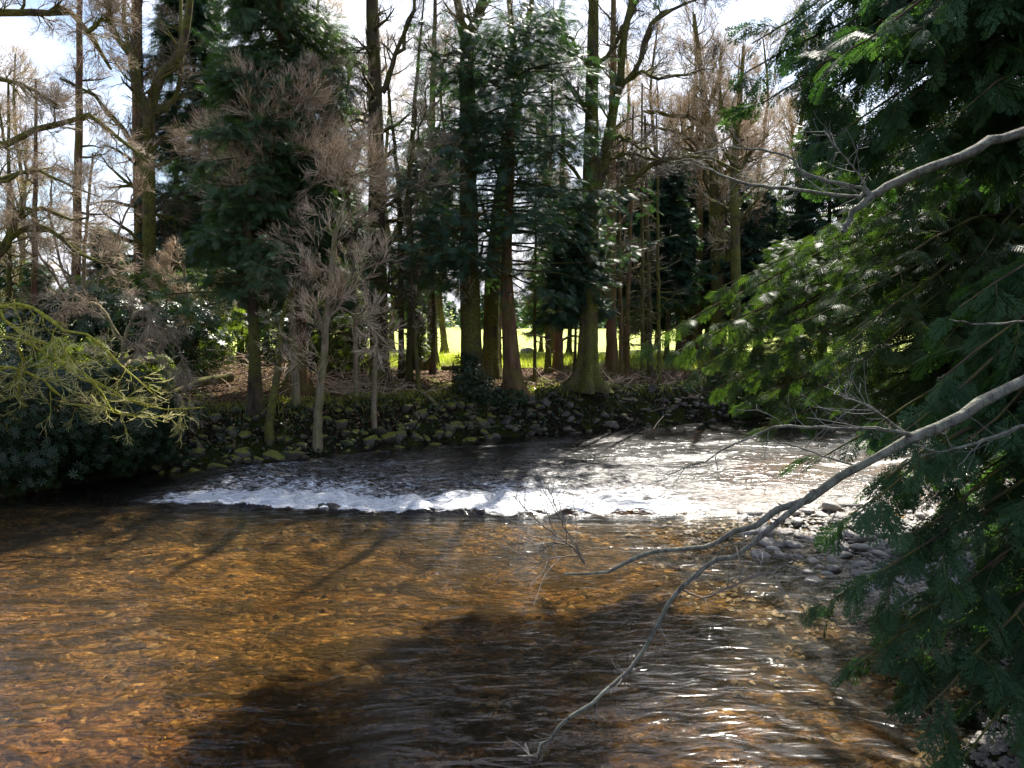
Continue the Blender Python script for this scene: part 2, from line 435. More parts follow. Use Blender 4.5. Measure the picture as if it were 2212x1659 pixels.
hh = math_(nt, 'ADD', math_(nt, 'MULTIPLY', n1, 1.0), math_(nt, 'MULTIPLY', n2, math_(nt, 'ADD', .09, math_(nt, 'MULTIPLY', att, .35))))
st = math_(nt, 'ADD', math_(nt, 'ADD', .30, math_(nt, 'MULTIPLY', up, .5)), math_(nt, 'MULTIPLY', att, 1.2))
sn = noise(nt, 1.0, 4, .6, mapping(nt, P, (.55, 2.6, 1), (0, 0, -R(30))), .9)
ln = ramp(nt, sn, [(.50, (0, 0, 0)), (.525, (1, 1, 1)), (.55, (0, 0, 0))])
ln = math_(nt, 'MULTIPLY', ln, ramp(nt, noise(nt, 1.7, 3, .6, P), [(.5, (0, 0, 0)), (.62, (1, 1, 1))]))
st = math_(nt, 'ADD', st, math_(nt, 'MULTIPLY', ln, .9))
nb = bump(nt, hh, st, .12)
fr = N(nt, 'ShaderNodeFresnel', ins={'IOR': 1.36}); nt.links.new(nb, fr.inputs['Normal'])
tr = N(nt, 'ShaderNodeBsdfTransparent')
dp = N(nt, 'ShaderNodeAttribute', attribute_name='depth').outputs['Fac']
nt.links.new(ramp(nt, dp, [(0, (.97, .93, .82)), (.35, (.88, .74, .50)), (.7, (.66, .42, .16)), (1.0, (.25, .14, .05))]), tr.inputs[0])
gl = N(nt, 'ShaderNodeBsdfGlossy'); gl.inputs[0].default_value = (1, 1, 1, 1)
fn = noise(nt, 1.0, 7, .72, mapping(nt, P, (3.2, 6.5, 1), (0, 0, -fl)), .8)
brk = ramp(nt, fn, [(.42, (.25, .25, .25)), (.58, (1, 1, 1))])
nt.links.new(math_(nt, 'ADD', .17, math_(nt, 'MULTIPLY', math_(nt, 'MULTIPLY', math_(nt, 'MINIMUM', att, 1.0), brk), .36)), gl.inputs['Roughness']); nt.links.new(nb, gl.inputs['Normal'])
ms = N(nt, 'ShaderNodeMixShader'); nt.links.new(fr.outputs[0], ms.inputs[0]); nt.links.new(tr.outputs[0], ms.inputs[1]); nt.links.new(gl.outputs[0], ms.inputs[2])
df = N(nt, 'ShaderNodeBsdfDiffuse'); df.inputs[0].default_value = (.85, .86, .88, 1); nt.links.new(nb, df.inputs['Normal'])
fine = math_(nt, 'MULTIPLY', math_(nt, 'SUBTRACT', noise(nt, 1.0, 5, .75, mapping(nt, P, (9, 26, 1), (0, 0, -fl)), .6), .5), .9)
ff = math_(nt, 'MULTIPLY', math_(nt, 'SUBTRACT', math_(nt, 'ADD', math_(nt, 'ADD', fn, fine), math_(nt, 'MULTIPLY', att, .44)), .88), 6, True)
ms2 = N(nt, 'ShaderNodeMixShader'); nt.links.new(ff, ms2.inputs[0]); nt.links.new(ms.outputs[0], ms2.inputs[1]); nt.links.new(df.outputs[0], ms2.inputs[2])
out(nt, ms2.outputs[0]); ow.data.materials.append(m)

# ------------------------------------------------------------------ bare trees
def px_path(pts, Y, n=14, dy=0):
    """hand-laid trunk or limb: list of (px, py, width px[, depth offset])"""
    P3 = [at(p[0], p[1], Y+(p[3] if len(p) > 3 else dy*i/(len(pts)-1))) for i, p in enumerate(pts)]
    W = np.interp(np.linspace(0, 1, n), np.linspace(0, 1, len(pts)), [p[2] for p in pts])*Y/FPX/2
    S = spline(P3, n)
    return S, W

def root_base(pts, Y):
    p = at(pts[0][0], pts[0][1], Y); return (float(p[0]), float(Y), float(height(p[0], Y)))

def bare_tree(name, label, Y, trunk, limbs=(), auto=14, tw=(8, 7, 5), L=(1.6, 3.4), trop=(0, 0, .04), bark='bark_moss', twig='twig_tan', t0=.3,
              wob=.14, rt=.007, flare=1.7, ang=(35, 75), dy=0, group=None, cat='tree', trunk_n=22, ratios=(.52, .5, .5), rough=.05, ltw=1.0, tropt=None, ca=(18, 48)):
    base = root_base(trunk, Y); root = thing(name, label, cat, base, group)
    g = Geo()
    S, W = px_path(trunk, Y, trunk_n, dy)
    nn = 40; tt = (np.linspace(0, 1, nn)**1.7)*(trunk_n-1); S = np.stack([np.interp(tt, np.arange(trunk_n), S[:, c]) for c in range(3)], 1); W = np.interp(tt, np.arange(trunk_n), W); trunk_n = nn
    S[0] = (base[0], base[1], base[2]-.15)
    z = S[:, 2]-base[2]; W = W*(1+(flare-1)*np.exp(-np.maximum(z, 0)/.38))
    S[6:, :2] += rng.normal(size=(trunk_n-6, 2))*.012
    tubes(g, S[None], W[None], 28, rough=rough*.5, lobes=.06+.32*(flare-1)*np.exp(-np.maximum(z, 0)/.7))
    allp, allr = [S[None]], [W[None]]
    for l in limbs:
        n = 14; s, w = px_path(l, Y, n, rng.uniform(-1.2, 1.2)); w = np.maximum(w, .012)
        s[1:-1] += rng.normal(size=(n-2, 3))*.045
        tubes(g, s[None], w[None], 8, rough=rough*.6); allp.append(s[None]); allr.append(w[None])
    g.build('trunk', M[bark], root, True)
    gb, gt = Geo(), Geo()
    # level 1 from trunk and limbs
    P1, R1 = [], []
    if auto:
        p, r = children(S[None], W[None], auto, t0, .98, ang, L, 8, wob, trop, .42, .2, up=.1)
        r = np.minimum(r, .07); P1.append(p); R1.append(r)
    for s, w in zip(allp[1:], allr[1:]):
        m_ = max(2, int(7*ltw))
        p, r = children(s, w, m_, .12, .98, (25, 65), (L[0]*.55, L[1]*.6), 8, wob, trop, .5, .2, up=.05)
        r = np.minimum(r, .05); P1.append(p); R1.append(r)
        P1.append(s[:, np.linspace(0, 13, 9).astype(int)]); R1.append(w[:, np.linspace(0, 13, 9).astype(int)])
    P1 = np.concatenate(P1); R1 = np.concatenate(R1)
    tubes(gb, P1, np.maximum(R1, rt*.9), 5)
    tr2 = trop if tropt is None else tropt
    a, b, c = tw; a = max(3, int(round(a*.85))); b = max(3, int(round(b*.85)))
    l1 = float(np.mean(L))
    p2, r2 = children(P1, R1, a, .15, 1, (25, 58), (l1*ratios[0]*.6, l1*ratios[0]), 6, wob*.8, tr2, .5, .3)
    tubes(gb, p2, np.clip(r2, rt*.8, .025), 4)
    l2 = l1*ratios[0]
    p3, r3 = children(p2, np.clip(r2, rt, .02), b, .1, 1, ca, (l2*ratios[1]*.6, l2*ratios[1]*1.2), 5, wob*.7, tr2, .6, .4)
    tubes(gt, p3, np.clip(r3, rt*.75, rt*1.3), 3)
    if c:
        l3 = l2*ratios[1]
        p4, r4 = children(p3, r3, c, .15, 1, ca, (l3*ratios[2]*.6, l3*ratios[2]*1.5), 3, wob*.7, tr2, .7, .5)
        tubes(gt, p4, np.clip(r4, rt*.5, rt*.8), 3)
    gb.build('branches', M[bark if bark != 'bark_red' else 'bark_dark'], root, True)
    gt.build('twigs', M[twig], root)
    return root

# ------------------------------------------------------------------ conifers
def blade(tv, tf, a, b, w, z0=0., z1=0.):
    """thin diamond from a to b in the xy plane"""
    a = np.array([*a, z0]); b = np.array([*b, z1]); d = b-a; s = nrm(np.array([-d[1], d[0], 0]))*w
    i = len(tv); tv += [a, a+d*.45+s, b, a+d*.45-s]; tf.append([i, i+1, i+2, i+3])
def spray_template(n=6, w=.035):
    tv, tf = [], []
    blade(tv, tf, (0, 0), (1, 0), w*.8, 0, -.05)
    for i in range(n):
        x = .08+.85*i/n; l = .42*(1-.65*x)+.05
        for s in (-1, 1): blade(tv, tf, (x, 0), (x+l*.75, s*l), w, -.02*x, -.10-.1*x)
    return np.array(tv), np.array(tf)
def frond_template(n=10, seed=1):
    r = np.random.default_rng(seed); tv, tf = [], []
    blade(tv, tf, (0, 0), (1, 0), .012, 0, -.16)
    for i in range(n):
        x = .06+.9*i/n; l = (.40*math.sin(math.pi*min(1, .25+x*.8))+.06)*(1+.2*r.normal()*.5)
        z = -.16*x*x
        for s in (-1, 1):
            an = R(42+8*r.normal()); ex, ey = x+l*math.cos(an), s*l*math.sin(an); ze = z-.10*l-.05
            blade(tv, tf, (x, 0), (ex, ey), .016, z, ze)
            m = 3 if l > .2 else 2
            for j in range(1, m+1):
                t = j/(m+1); bx, by, bz = x+(ex-x)*t, ey*t, z+(ze-z)*t; ll = .12*(1-.4*t)*(.6+l)
                blade(tv, tf, (bx, by), (bx+ll, by+s*ll*.12), .016, bz, bz-.02)
                blade(tv, tf, (bx, by), (bx+ll*.35, by+s*ll*.9), .016, bz, bz-.03)
    return np.array(tv), np.array(tf)
SPR = spray_template(); SPRF = spray_template(4, .06); FRD = [frond_template(10, 1), frond_template(9, 2), frond_template(11, 5)]

def conifer_geo(H, Rr, z0, dens=8, droop=-.25, prof=.8, shoots=12, spray=SPR, sl=(.28, .5), base=(0, 0, 0), tr=.2, lean=(0, 0), tiers=0., ns=4, shape=None,
                trunk_pts=None, dead=10, k2=5):
    base = np.asarray(base, float)
    if trunk_pts is None:
        zz = np.linspace(-.15, H, 18)
        tp = np.stack([lean[0]*zz/H+.05*np.sin(zz*.7), lean[1]*zz/H+.05*np.cos(zz*.6), zz], 1)+base
    else: tp = trunk_pts
    u = np.linspace(0, 1, len(tp)); rad = tr*(1-.9*u)*(1+.8*np.exp(-u*H/.4))
    gt = Geo(); tubes(gt, tp[None], rad[None], 20, rough=.03, lobes=.05+.2*np.exp(-u*H/.8))
    nb = int((H-z0)*dens)
    uu = (np.arange(nb)+rng.random(nb))/nb
    if tiers: uu = (np.floor(uu*tiers)+.5+.28*rng.normal(size=nb))/tiers; uu = np.clip(uu, 0, .99)
    z = z0+(H-z0)*uu
    l = Rr*(np.maximum(1-uu, .02)**prof)*rng.uniform(.45, 1.15, nb)
    if shape is not None: l = l*np.interp(uu, *shape)
    az = rng.random(nb)*2*math.pi
    bx = np.interp(z, tp[:, 2]-base[2], tp[:, 0]); by = np.interp(z, tp[:, 2]-base[2], tp[:, 1])
    d = np.stack([np.cos(az), np.sin(az), rng.uniform(droop-.15, droop+.2, nb)], 1)
    P1 = grow(np.stack([bx, by, z+base[2]], 1), d, l, 6, .07, (0, 0, -.03))
    P1[:, :, 2] += (.12*l[:, None]*np.linspace(0, 1, 7)[None]**3)
    R1 = np.clip(.012*l[:, None]+.008, .008, .04)*np.linspace(1, .25, 7)[None]
    gb = Geo(); tubes(gb, P1, R1, 4)
    if dead:
        zd = rng.uniform(.8, max(z0, 1.2), dead); azd = rng.random(dead)*6.28
        bd = np.stack([np.interp(zd, tp[:, 2]-base[2], tp[:, 0]), np.interp(zd, tp[:, 2]-base[2], tp[:, 1]), zd+base[2]], 1)
        pd = grow(bd, np.stack([np.cos(azd), np.sin(azd), -.1+0*zd], 1), rng.uniform(.5, 1.8, dead), 6, .14, (0, 0, -.04))
        rd = np.full((dead, 1), .014)*np.linspace(1, .3, 7)[None]; tubes(gb, pd, rd, 4)
        pd2, rd2 = children(pd, rd, 6, .2, 1, (30, 70), (.3, .7), 4, .15, (0, 0, 0), .6, .5); tubes(gb, pd2, rd2, 3)
    P2, R2 = children(P1, R1, shoots, .12, 1, (35, 65), (Rr*.28, Rr*.42), k2-1, .08, (0, 0, -.10), .6, .4, flat=True, taper=.6)
    gf = Geo()
    for (paths, n, t0) in ((P2, ns, .1), (P1, 4, .5)):
        t = t0+(1-t0)*(np.arange(n)[None]+rng.random((len(paths), n)))/n
        p, T = sample(paths, t); p = p.reshape(-1, 3); T = T.reshape(-1, 3)
        d = nrm(T+rng.normal(size=T.shape)*np.array([.45, .45, .22])+np.array([0, 0, -.2]))
        up = nrm(np.array([0, 0, 1.])+rng.normal(size=T.shape)*.35)
        rr = np.clip(np.repeat(rng.random(len(paths)), n)*.6+rng.random(len(p))*.4, 0, 1)
        place(gf, *spray, p, d, up, rng.uniform(sl[0], sl[1], len(p)), rr)
    return gt, gb, gf

def conifer(name, label, px, py, Y, H, Rr, z0, leaf='conifer', bark='bark_dark', group=None, cat='tree', trunk_px=None, **k):
    p = at(px, py, Y); base = (float(p[0]), float(Y), float(height(p[0], Y)))
    root = thing(name, label, cat, base, group)
    tp = None
    if trunk_px:
        tp = spline([np.array([base[0], base[1], base[2]-.15])]+[at(a, b, Y) for a, b in trunk_px], 18)
    gt, gb, gf = conifer_geo(H, Rr, z0, base=base, trunk_pts=tp, **k)
    gt.build('trunk', M[bark], root, True); gb.build('branches', M['bark_dark'], root, True); gf.build('crown', M[leaf], root)
    return root
def copy_tree(src, loc, rz=0, sc=1.0, label=None, group=None):
    c = src.copy(); COL.objects.link(c); c.location = loc; c.rotation_euler = (0, 0, rz); c.scale = (sc, sc, sc)
    if label: c['label'] = label
    if group: c['group'] = group
    for ch in list(src.children):
        d = ch.copy(); COL.objects.link(d); d.parent = c
    return c

#@@TREES
# big dark cedars left of centre
conifer('cypress_tree', 'tall dense dark green conifer with sunlit top and broad reddish trunk', 645, 845, 25.2, 20.5, 3.5, 3.9,
        leaf='conifer', bark='bark_red', dens=20, droop=-.35, prof=.42, shoots=15, sl=(.2, .42), tr=.31, ns=7, shape=([0, .3, .5, 1], [.75, .9, 1.0, 1.3]), trunk_px=[(640, 600), (625, 300), (600, -50), (585, -500)], dead=12)
conifer('conifer_tree', 'dark conifer on the bank edge just left of the broad red trunk, bare lower branches', 550, 868, 22.8, 10.5, 2.6, 3.4,
        leaf='conifer', dens=16, droop=-.1, prof=.5, shoots=11, sl=(.18, .36), tr=.19, ns=6, dead=26)
conifer('conifer_tree', 'dark bluish conifer behind the dense cypress, feathery branches at its left edge', 440, 800, 33, 17, 3.4, 4.5,
        leaf='conifer_blue', dens=14, droop=-.1, prof=.6, shoots=12, ns=6, sl=(.3, .55), tr=.2)
# centre spruce with layered boughs
conifer('spruce_tree', 'layered dark spruce with reddish flared trunk right of the ivy-clad stump base', 1112, 828, 27.2, 13.0, 5.2, 4.1,
        leaf='conifer_blue', bark='bark_red', dens=20, droop=.02, prof=.4, shoots=13, sl=(.2, .42), tr=.33, tiers=7, ns=6, shape=([0, .15, .5, .75, 1], [1, 1.1, 1.0, 1.25, 1.6]), dead=14, trunk_px=[(1100, 700), (1095, 560), (1105, 350), (1110, 130)])
conifer('spruce_tree', 'small dark spruce boughs hanging in front of the mossy buttressed trunk', 1240, 815, 28.6, 6.3, 1.5, 2.6,
        leaf='conifer_blue', dens=18, droop=-.15, prof=.3, shoots=10, sl=(.25, .45), tr=.07, ns=6, dead=5)
conifer('conifer_tree', 'thin spruce between the slim twin poles and the ivy-clad trunk', 935, 820, 31, 9.5, 2.4, 3.5,
        leaf='conifer_blue', dens=13, droop=-.05, prof=.5, shoots=10, sl=(.25, .45), tr=.10, ns=6, dead=20)

bare_tree('bare_tree', 'mossy bare tree forking into curved limbs in front of a straight red trunk', 29.5,
          [(324, 830, 28), (324, 600, 26), (322, 420, 25), (322, 300, 24), (324, 235, 23), (350, 160, 18), (392, 110, 15), (410, 0, 14), (430, -180, 9), (450, -420, 5)],
          [[(320, 240, 20), (300, 190, 16), (285, 120, 12), (240, 60, 9), (215, -60, 6)],
           [(325, 245, 18), (370, 220, 12), (385, 180, 10), (392, 60, 8), (380, -120, 5)],
           [(322, 330, 14), (350, 300, 9), (400, 288, 6), (440, 300, 3)],
           [(322, 400, 14), (300, 330, 11), (250, 260, 9), (190, 200, 6), (130, 170, 4)],
           [(320, 270, 14), (290, 180, 11), (270, 60, 9), (265, -120, 6)],
           [(322, 460, 8), (360, 470, 6), (400, 480, 3)]],
          auto=12, tw=(6, 6, 4), L=(1.4, 2.8), t0=.3, bark='bark_moss', twig='twig_dark')
bare_tree('larch_tree', 'straight red-barked larch behind the forked mossy tree at upper left', 31.5,
          [(308, 830, 30), (306, 600, 27), (300, 300, 23), (295, 0, 19), (288, -300, 22), (284, -600, 10)], (),
          auto=46, tw=(7, 5, 3), L=(1.2, 2.9), t0=.3, bark='bark_red', twig='twig_red', ang=(60, 95), trop=(0, 0, -.02))
bare_tree('larch_tree', 'thin reddish larch full of fine twigs at left, behind the pale hazel twigs', 30.5,
          [(158, 830, 20), (165, 600, 18), (170, 300, 15), (172, 100, 12), (175, -200, 8)], (),
          auto=40, tw=(6, 5, 4), L=(1.0, 2.5), t0=.2, bark='bark_red', twig='twig_red', ang=(60, 95), trop=(0, 0, -.01))
bare_tree('pine_tree', 'tall straight trunk with sunlit right edge, left of the twin poles', 26.5,
          [(822, 842, 40), (818, 700, 38), (815, 400, 34), (810, 200, 28), (804, 0, 24), (798, -300, 16), (795, -600, 8)],
          [[(825, 200, 14), (850, 140, 10), (880, 60, 8), (905, -30, 6), (930, -150, 3)]],
          auto=34, tw=(7, 5, 4), L=(1.0, 2.6), t0=.3, bark='bark_dark', twig='twig_dark', ang=(55, 90), trop=(0, 0, .0))
bare_tree('slim_tree', 'slim dark pole, left one of the twin poles right of the tall straight trunk', 29,
          [(868, 838, 12), (866, 600, 12), (862, 420, 10), (850, 300, 7), (838, 180, 4)], (), auto=14, tw=(5, 4, 3), L=(.8, 1.8), t0=.35, bark='bark_dark', twig='twig_dark')
bare_tree('slim_tree', 'slim dark pole, right one of the twin poles right of the tall straight trunk', 28.5,
          [(884, 838, 12), (886, 600, 12), (884, 420, 11), (890, 300, 9), (905, 120, 6), (915, 0, 3)], (), auto=16, tw=(5, 4, 3), L=(.8, 2.0), t0=.35, bark='bark_dark', twig='twig_dark')
bare_tree('bare_tree', 'thick ivy-wrapped tree at centre whose bare top splits into two mossy limbs', 27.6,
          [(1022, 836, 46), (1019, 760, 44), (1014, 600, 40), (1012, 400, 36), (1010, 200, 32), (1008, 95, 28)],
          [[(1008, 100, 26), (992, 30, 18), (975, -60, 14), (950, -250, 8)],
           [(1010, 100, 26), (1030, 40, 20), (1050, -40, 15), (1080, -260, 8)],
           [(1005, 110, 12), (970, 118, 8), (940, 122, 6), (915, 90, 3)],
           [(1032, 50, 8), (1045, 20, 7), (1062, -30, 5)]],
          auto=10, tw=(6, 5, 4), L=(1.2, 2.6), t0=.45, bark='bark_moss', twig='twig_tan', flare=1.5)
bare_tree('bare_tree', 'dark trunk with mossy upper fork just behind and right of the ivy-wrapped tree', 31,
          [(1060, 815, 34), (1064, 600, 32), (1085, 400, 28), (1112, 260, 24), (1122, 160, 20)],
          [[(1120, 165, 16), (1105, 60, 12), (1095, -60, 9), (1085, -260, 5)], [(1122, 165, 16), (1140, 60, 13), (1156, -60, 9), (1170, -250, 5)]],
          auto=10, tw=(6, 5, 4), L=(1.2, 2.6), t0=.5, bark='bark_moss', twig='twig_tan')
bare_tree('bare_tree', 'big mossy tree with buttressed base that forks into two tall stems, right of centre', 28.2,
          [(1270, 828, 44), (1272, 740, 40), (1275, 600, 37), (1277, 440, 35), (1278, 300, 30), (1280, 150, 25), (1284, 0, 20), (1290, -250, 12), (1295, -500, 5)],
          [[(1280, 430, 28), (1302, 350, 22), (1318, 270, 20), (1338, 190, 17), (1346, 100, 15), (1368, -10, 12), (1375, -200, 8), (1385, -420, 4)],
           [(1284, 450, 18), (1320, 420, 14), (1372, 385, 12), (1420, 350, 10), (1470, 338, 8), (1540, 345, 6), (1600, 372, 3)],
           [(1340, 180, 12), (1370, 150, 10), (1420, 40, 8), (1500, 0, 5), (1560, -15, 3)],
           [(1342, 190, 9), (1380, 155, 8), (1430, 168, 7), (1500, 155, 4), (1540, 150, 2)],
           [(1280, 150, 12), (1310, 120, 9), (1355, 50, 7), (1400, -40, 4)],
           [(1276, 140, 8), (1245, 110, 7), (1220, 60, 6), (1195, 20, 3)],
           [(1284, 385, 9), (1310, 345, 7), (1360, 330, 6), (1420, 345, 4)],
           [(1310, 300, 9), (1350, 295, 8), (1395, 325, 6), (1440, 350, 4)]],
          auto=12, tw=(7, 6, 4), L=(1.3, 3.0), t0=.4, bark='bark_moss', twig='twig_dark', flare=2.2, rough=.09)
bare_tree('bare_tree', 'straight brown trunk close behind the buttressed mossy tree on its right', 34,
          [(1322, 795, 24), (1320, 600, 22), (1322, 300, 18), (1325, 100, 13), (1326, -200, 6)], (), auto=26, tw=(6, 5, 4), L=(1.2, 2.8), t0=.35, bark='bark_red', twig='twig_red', ang=(50, 85))
bare_tree('bare_tree', 'bare tree with reddish twig haze above the dark pines, right of the forked stems', 40,
          [(1552, 752, 34), (1552, 600, 30), (1548, 480, 32), (1545, 380, 26), (1535, 300, 22), (1525, 240, 16), (1510, 120, 10), (1500, 30, 5)],
          [[(1545, 400, 16), (1565, 340, 12), (1600, 300, 8), (1640, 240, 5)], [(1540, 300, 14), (1500, 260, 10), (1450, 250, 8), (1390, 240, 4)],
           [(1545, 350, 10), (1490, 300, 8), (1440, 280, 6), (1380, 262, 3)], [(1550, 600, 20), (1580, 540, 16), (1600, 500, 12), (1640, 420, 7)],
           [(1525, 240, 10), (1550, 180, 8), (1560, 100, 5)]],
          auto=34, tw=(8, 6, 4), L=(1.8, 4.0), t0=.45, bark='bark_moss', twig='twig_red', rt=.009)
bare_tree('bare_tree', 'bare tree with curving dark limbs beside the edge of the near evergreen', 36,
          [(1590, 770, 22), (1588, 500, 20), (1586, 380, 16), (1590, 300, 14), (1600, 200, 10), (1605, 100, 6)],
          [[(1588, 380, 12), (1620, 330, 9), (1660, 290, 6)], [(1590, 300, 10), (1560, 240, 8), (1555, 180, 5)]],
          auto=22, tw=(7, 6, 4), L=(1.5, 3.2), t0=.4, bark='bark_moss', twig='twig_red', rt=.009)
bare_tree('bare_tree', 'bare crown filling the gap high between the tall straight trunk and the ivy-wrapped tree', 36,
          [(935, 800, 22), (932, 600, 20), (930, 400, 16), (935, 200, 12), (940, 0, 7), (945, -200, 3)], (), auto=38, tw=(7, 5, 4), L=(1.2, 3.0), t0=.4, bark='bark_dark', twig='twig_red', ang=(50, 90), rt=.008)
# plantation poles
POLES = [(1155, 815, 30, 7, 520, 'thin pole between the reddish flared trunk and the mossy buttressed tree, left of two'),
         (1205, 796, 34, 20, 420, 'dark trunk in the bright gap left of the mossy buttressed tree'),
         (1184, 800, 33, 12, 400, 'thin dark trunk beside a wider one in the bright gap left of the buttressed tree'),
         (1342, 818, 30, 9, 430, 'first slender pole right of the straight brown trunk'),
         (1354, 812, 31, 10, 380, 'second slender pole right of the straight brown trunk'),
         (1388, 810, 31, 9, 330, 'slender pole with leaf litter at its foot, third from the straight brown trunk'),
         (1404, 790, 33, 12, 400, 'darker slim pole beside the leaf litter, fourth from the straight brown trunk'),
         (1424, 815, 30, 8, 400, 'slender pole standing above the low spruce bough tip'),
         (1468, 745, 42, 16, 430, 'slightly leaning mossy trunk in the bright patch of the right-hand wood'),
         (1505, 745, 42, 15, 300, 'straight dark trunk in the bright patch left of the wide dark trunk'),
         (1512, 742, 44, 12, 380, 'thin trunk touching the straight dark trunk on its right side'),
         (1590, 760, 40, 22, 420, 'dark trunk behind the bough fringe, right of the wide dark trunk'),
         (520, 800, 34, 14, 420, 'thin dark trunk against the bright field left of the bank-edge conifer'),
         (536, 790, 36, 12, 480, 'thin trunk second left of the bank-edge conifer, crossing bright field'),
         (575, 795, 35, 12, 500, 'thin trunk in the slit of bright field right of the bank-edge conifer'),
         (480, 790, 37, 10, 450, 'thin trunk by the lime shrub against the left strip of field'),
         (20, 700, 27, 12, 330, 'slender dark pole at the left edge beneath the oak limb'),
         (72, 680, 27, 14, 320, 'slender leaning dark pole second from the left edge'),
         (1075, 800, 34, 14, 400, 'dark trunk hidden behind the reddish flared trunk'),
         (390, 790, 36, 18, 420, 'small dark pine trunk with bushy top beside the dense cypress')]
for px, py, Y, w, top, lab in POLES:
    lx = rng.uniform(-14, 14)
    bare_tree('slim_tree', lab, Y, [(px, py, w), (px+lx*.2, 650, w*.95), (px+lx*.5, 520, w*.8), (px+lx, top-150, w*.35)], (), auto=16, tw=(5, 4, 0), L=(.7, 1.9), t0=.3,
              bark=('bark_dark', 'bark_moss', 'bark_red')[int(rng.integers(0, 3))], twig='twig_dark', flare=1.4, ang=(60, 95), trop=(0, 0, -.02), trunk_n=12)

# background conifer belt (shared meshes)
protos = []
for k, (H, Rr, z0, lf) in enumerate([(10.5, 2.6, 2.8, 'conifer_blue'), (9, 2.2, 2.0, 'conifer'), (12, 2.6, 4.0, 'conifer_blue')]):
    root = thing('background_conifer', 'dark conifer in the belt of trees behind the bank trunks', 'tree', (0, 0, 0), 'background conifers')
    gt, gb, gf = conifer_geo(H, Rr, z0, dens=13, droop=-.05, prof=.5, shoots=10, ns=5, sl=(.35, .65), tr=.16, spray=SPRF, dead=16)
    gt.build('trunk', M['bark_dark'], root, True); gb.build('branches', M['bark_dark'], root, True); gf.build('crown', M[lf], root)
    protos.append(root)
BELT = [(1345, 38, 1.), (1395, 43, .95), (1440, 39, .85), (1480, 46, 1.1), (1525, 50, 1.0), (1580, 44, .8), (1630, 40, .9), (1700, 44, 1.), (1780, 40, 1.1), (1880, 46, 1.2), (1990, 42, 1.2), (2100, 48, 1.3),
        (1230, 47, .9), (1170, 52, .8), (1420, 55, 1.1), (1560, 58, 1.2), (470, 42, 1.1), (520, 46, 1.1), (575, 40, .95), (620, 48, 1.2), (700, 44, 1.05), (745, 40, .95), (780, 50, 1.0),
        (400, 48, .75), (240, 40, .62), (90, 42, .6), (20, 48, .6), (890, 55, .7), (-60, 44, .7), (2230, 40, 1.2)]
usedp = [0, 0, 0]
for i, (px, Y, s) in enumerate(BELT):
    k = i % 3; x = (px-1106)/FPX*Y
    loc = (x, Y, float(height(x, Y))); sc = s*rng.uniform(.92, 1.08)
    if not usedp[k]:
        usedp[k] = 1; r = protos[k]; r.location = loc; r.scale = (sc,)*3; r.rotation_euler = (0, 0, rng.random()*6.28)
    else: copy_tree(protos[k], loc, rng.random()*6.28, sc)

BB = [(1400, 50, 1.), (1490, 47, 1.1), (1640, 50, 1.05), (1350, 56, 1.1), (960, 50, 1.0), (1190, 50, 1.), (845, 54, 1.1), (60, 46, .8), (1580, 56, 1.1), (1720, 52, 1.1), (700, 54, 1.2)]
bt = [bare_tree('background_tree', 'bare leafless tree in the belt behind the bank trunks', 50, [(1400+60*q, 745, 14), (1412+60*q, 600, 12), (1390+60*q, 400, 9), (1412+60*q, 200, 6), (1400+60*q, 60, 3)],
        [[(1402+60*q, 520, 12), (1440+60*q, 440, 9), (1470+60*q, 340, 5)], [(1400+60*q, 420, 10), (1360+60*q, 340, 7), (1340+60*q, 240, 4)]],
        auto=30, tw=(8, 7, 4), L=(2.0, 4.4), t0=.35, bark='bark_dark', twig='twig_red', rt=.012, group='bare background trees', wob=.16) for q in (0, 1)]
for i, (px, Y, s_) in enumerate(BB):
    x = (px-1106)/FPX*Y; loc = (x, Y, float(height(x, Y))-.05)
    if i < 2: bt[i].location = loc; bt[i].rotation_euler = (0, 0, rng.random()*6.28)
    else: copy_tree(bt[i % 2], loc, rng.random()*6.28, s_*rng.uniform(.9, 1.1))
# young lit conifers / shrubs at the field edge
conifer('young_conifer', 'lime green young conifer beside the jagged upturned stump', 898, 800, 33.5, 2.7, .8, .2, leaf='conifer_lit', dens=22, droop=-.1, prof=.8, shoots=9, sl=(.2, .35), tr=.04, dead=0)
conifer('young_conifer', 'feathery sunlit young conifer at left, behind the fallen brushwood', 405, 815, 30, 4.2, 1.9, .3, leaf='conifer_lit', dens=16, droop=-.1, prof=.7, shoots=9, sl=(.2, .4), tr=.05, dead=0)
conifer('young_conifer', 'lime green young conifer glimpsed behind the pale bank sapling', 740, 800, 31, 4.6, 1.9, .3, leaf='conifer_lit', dens=13, droop=-.1, prof=.7, shoots=9, sl=(.2, .4), tr=.05, dead=0)

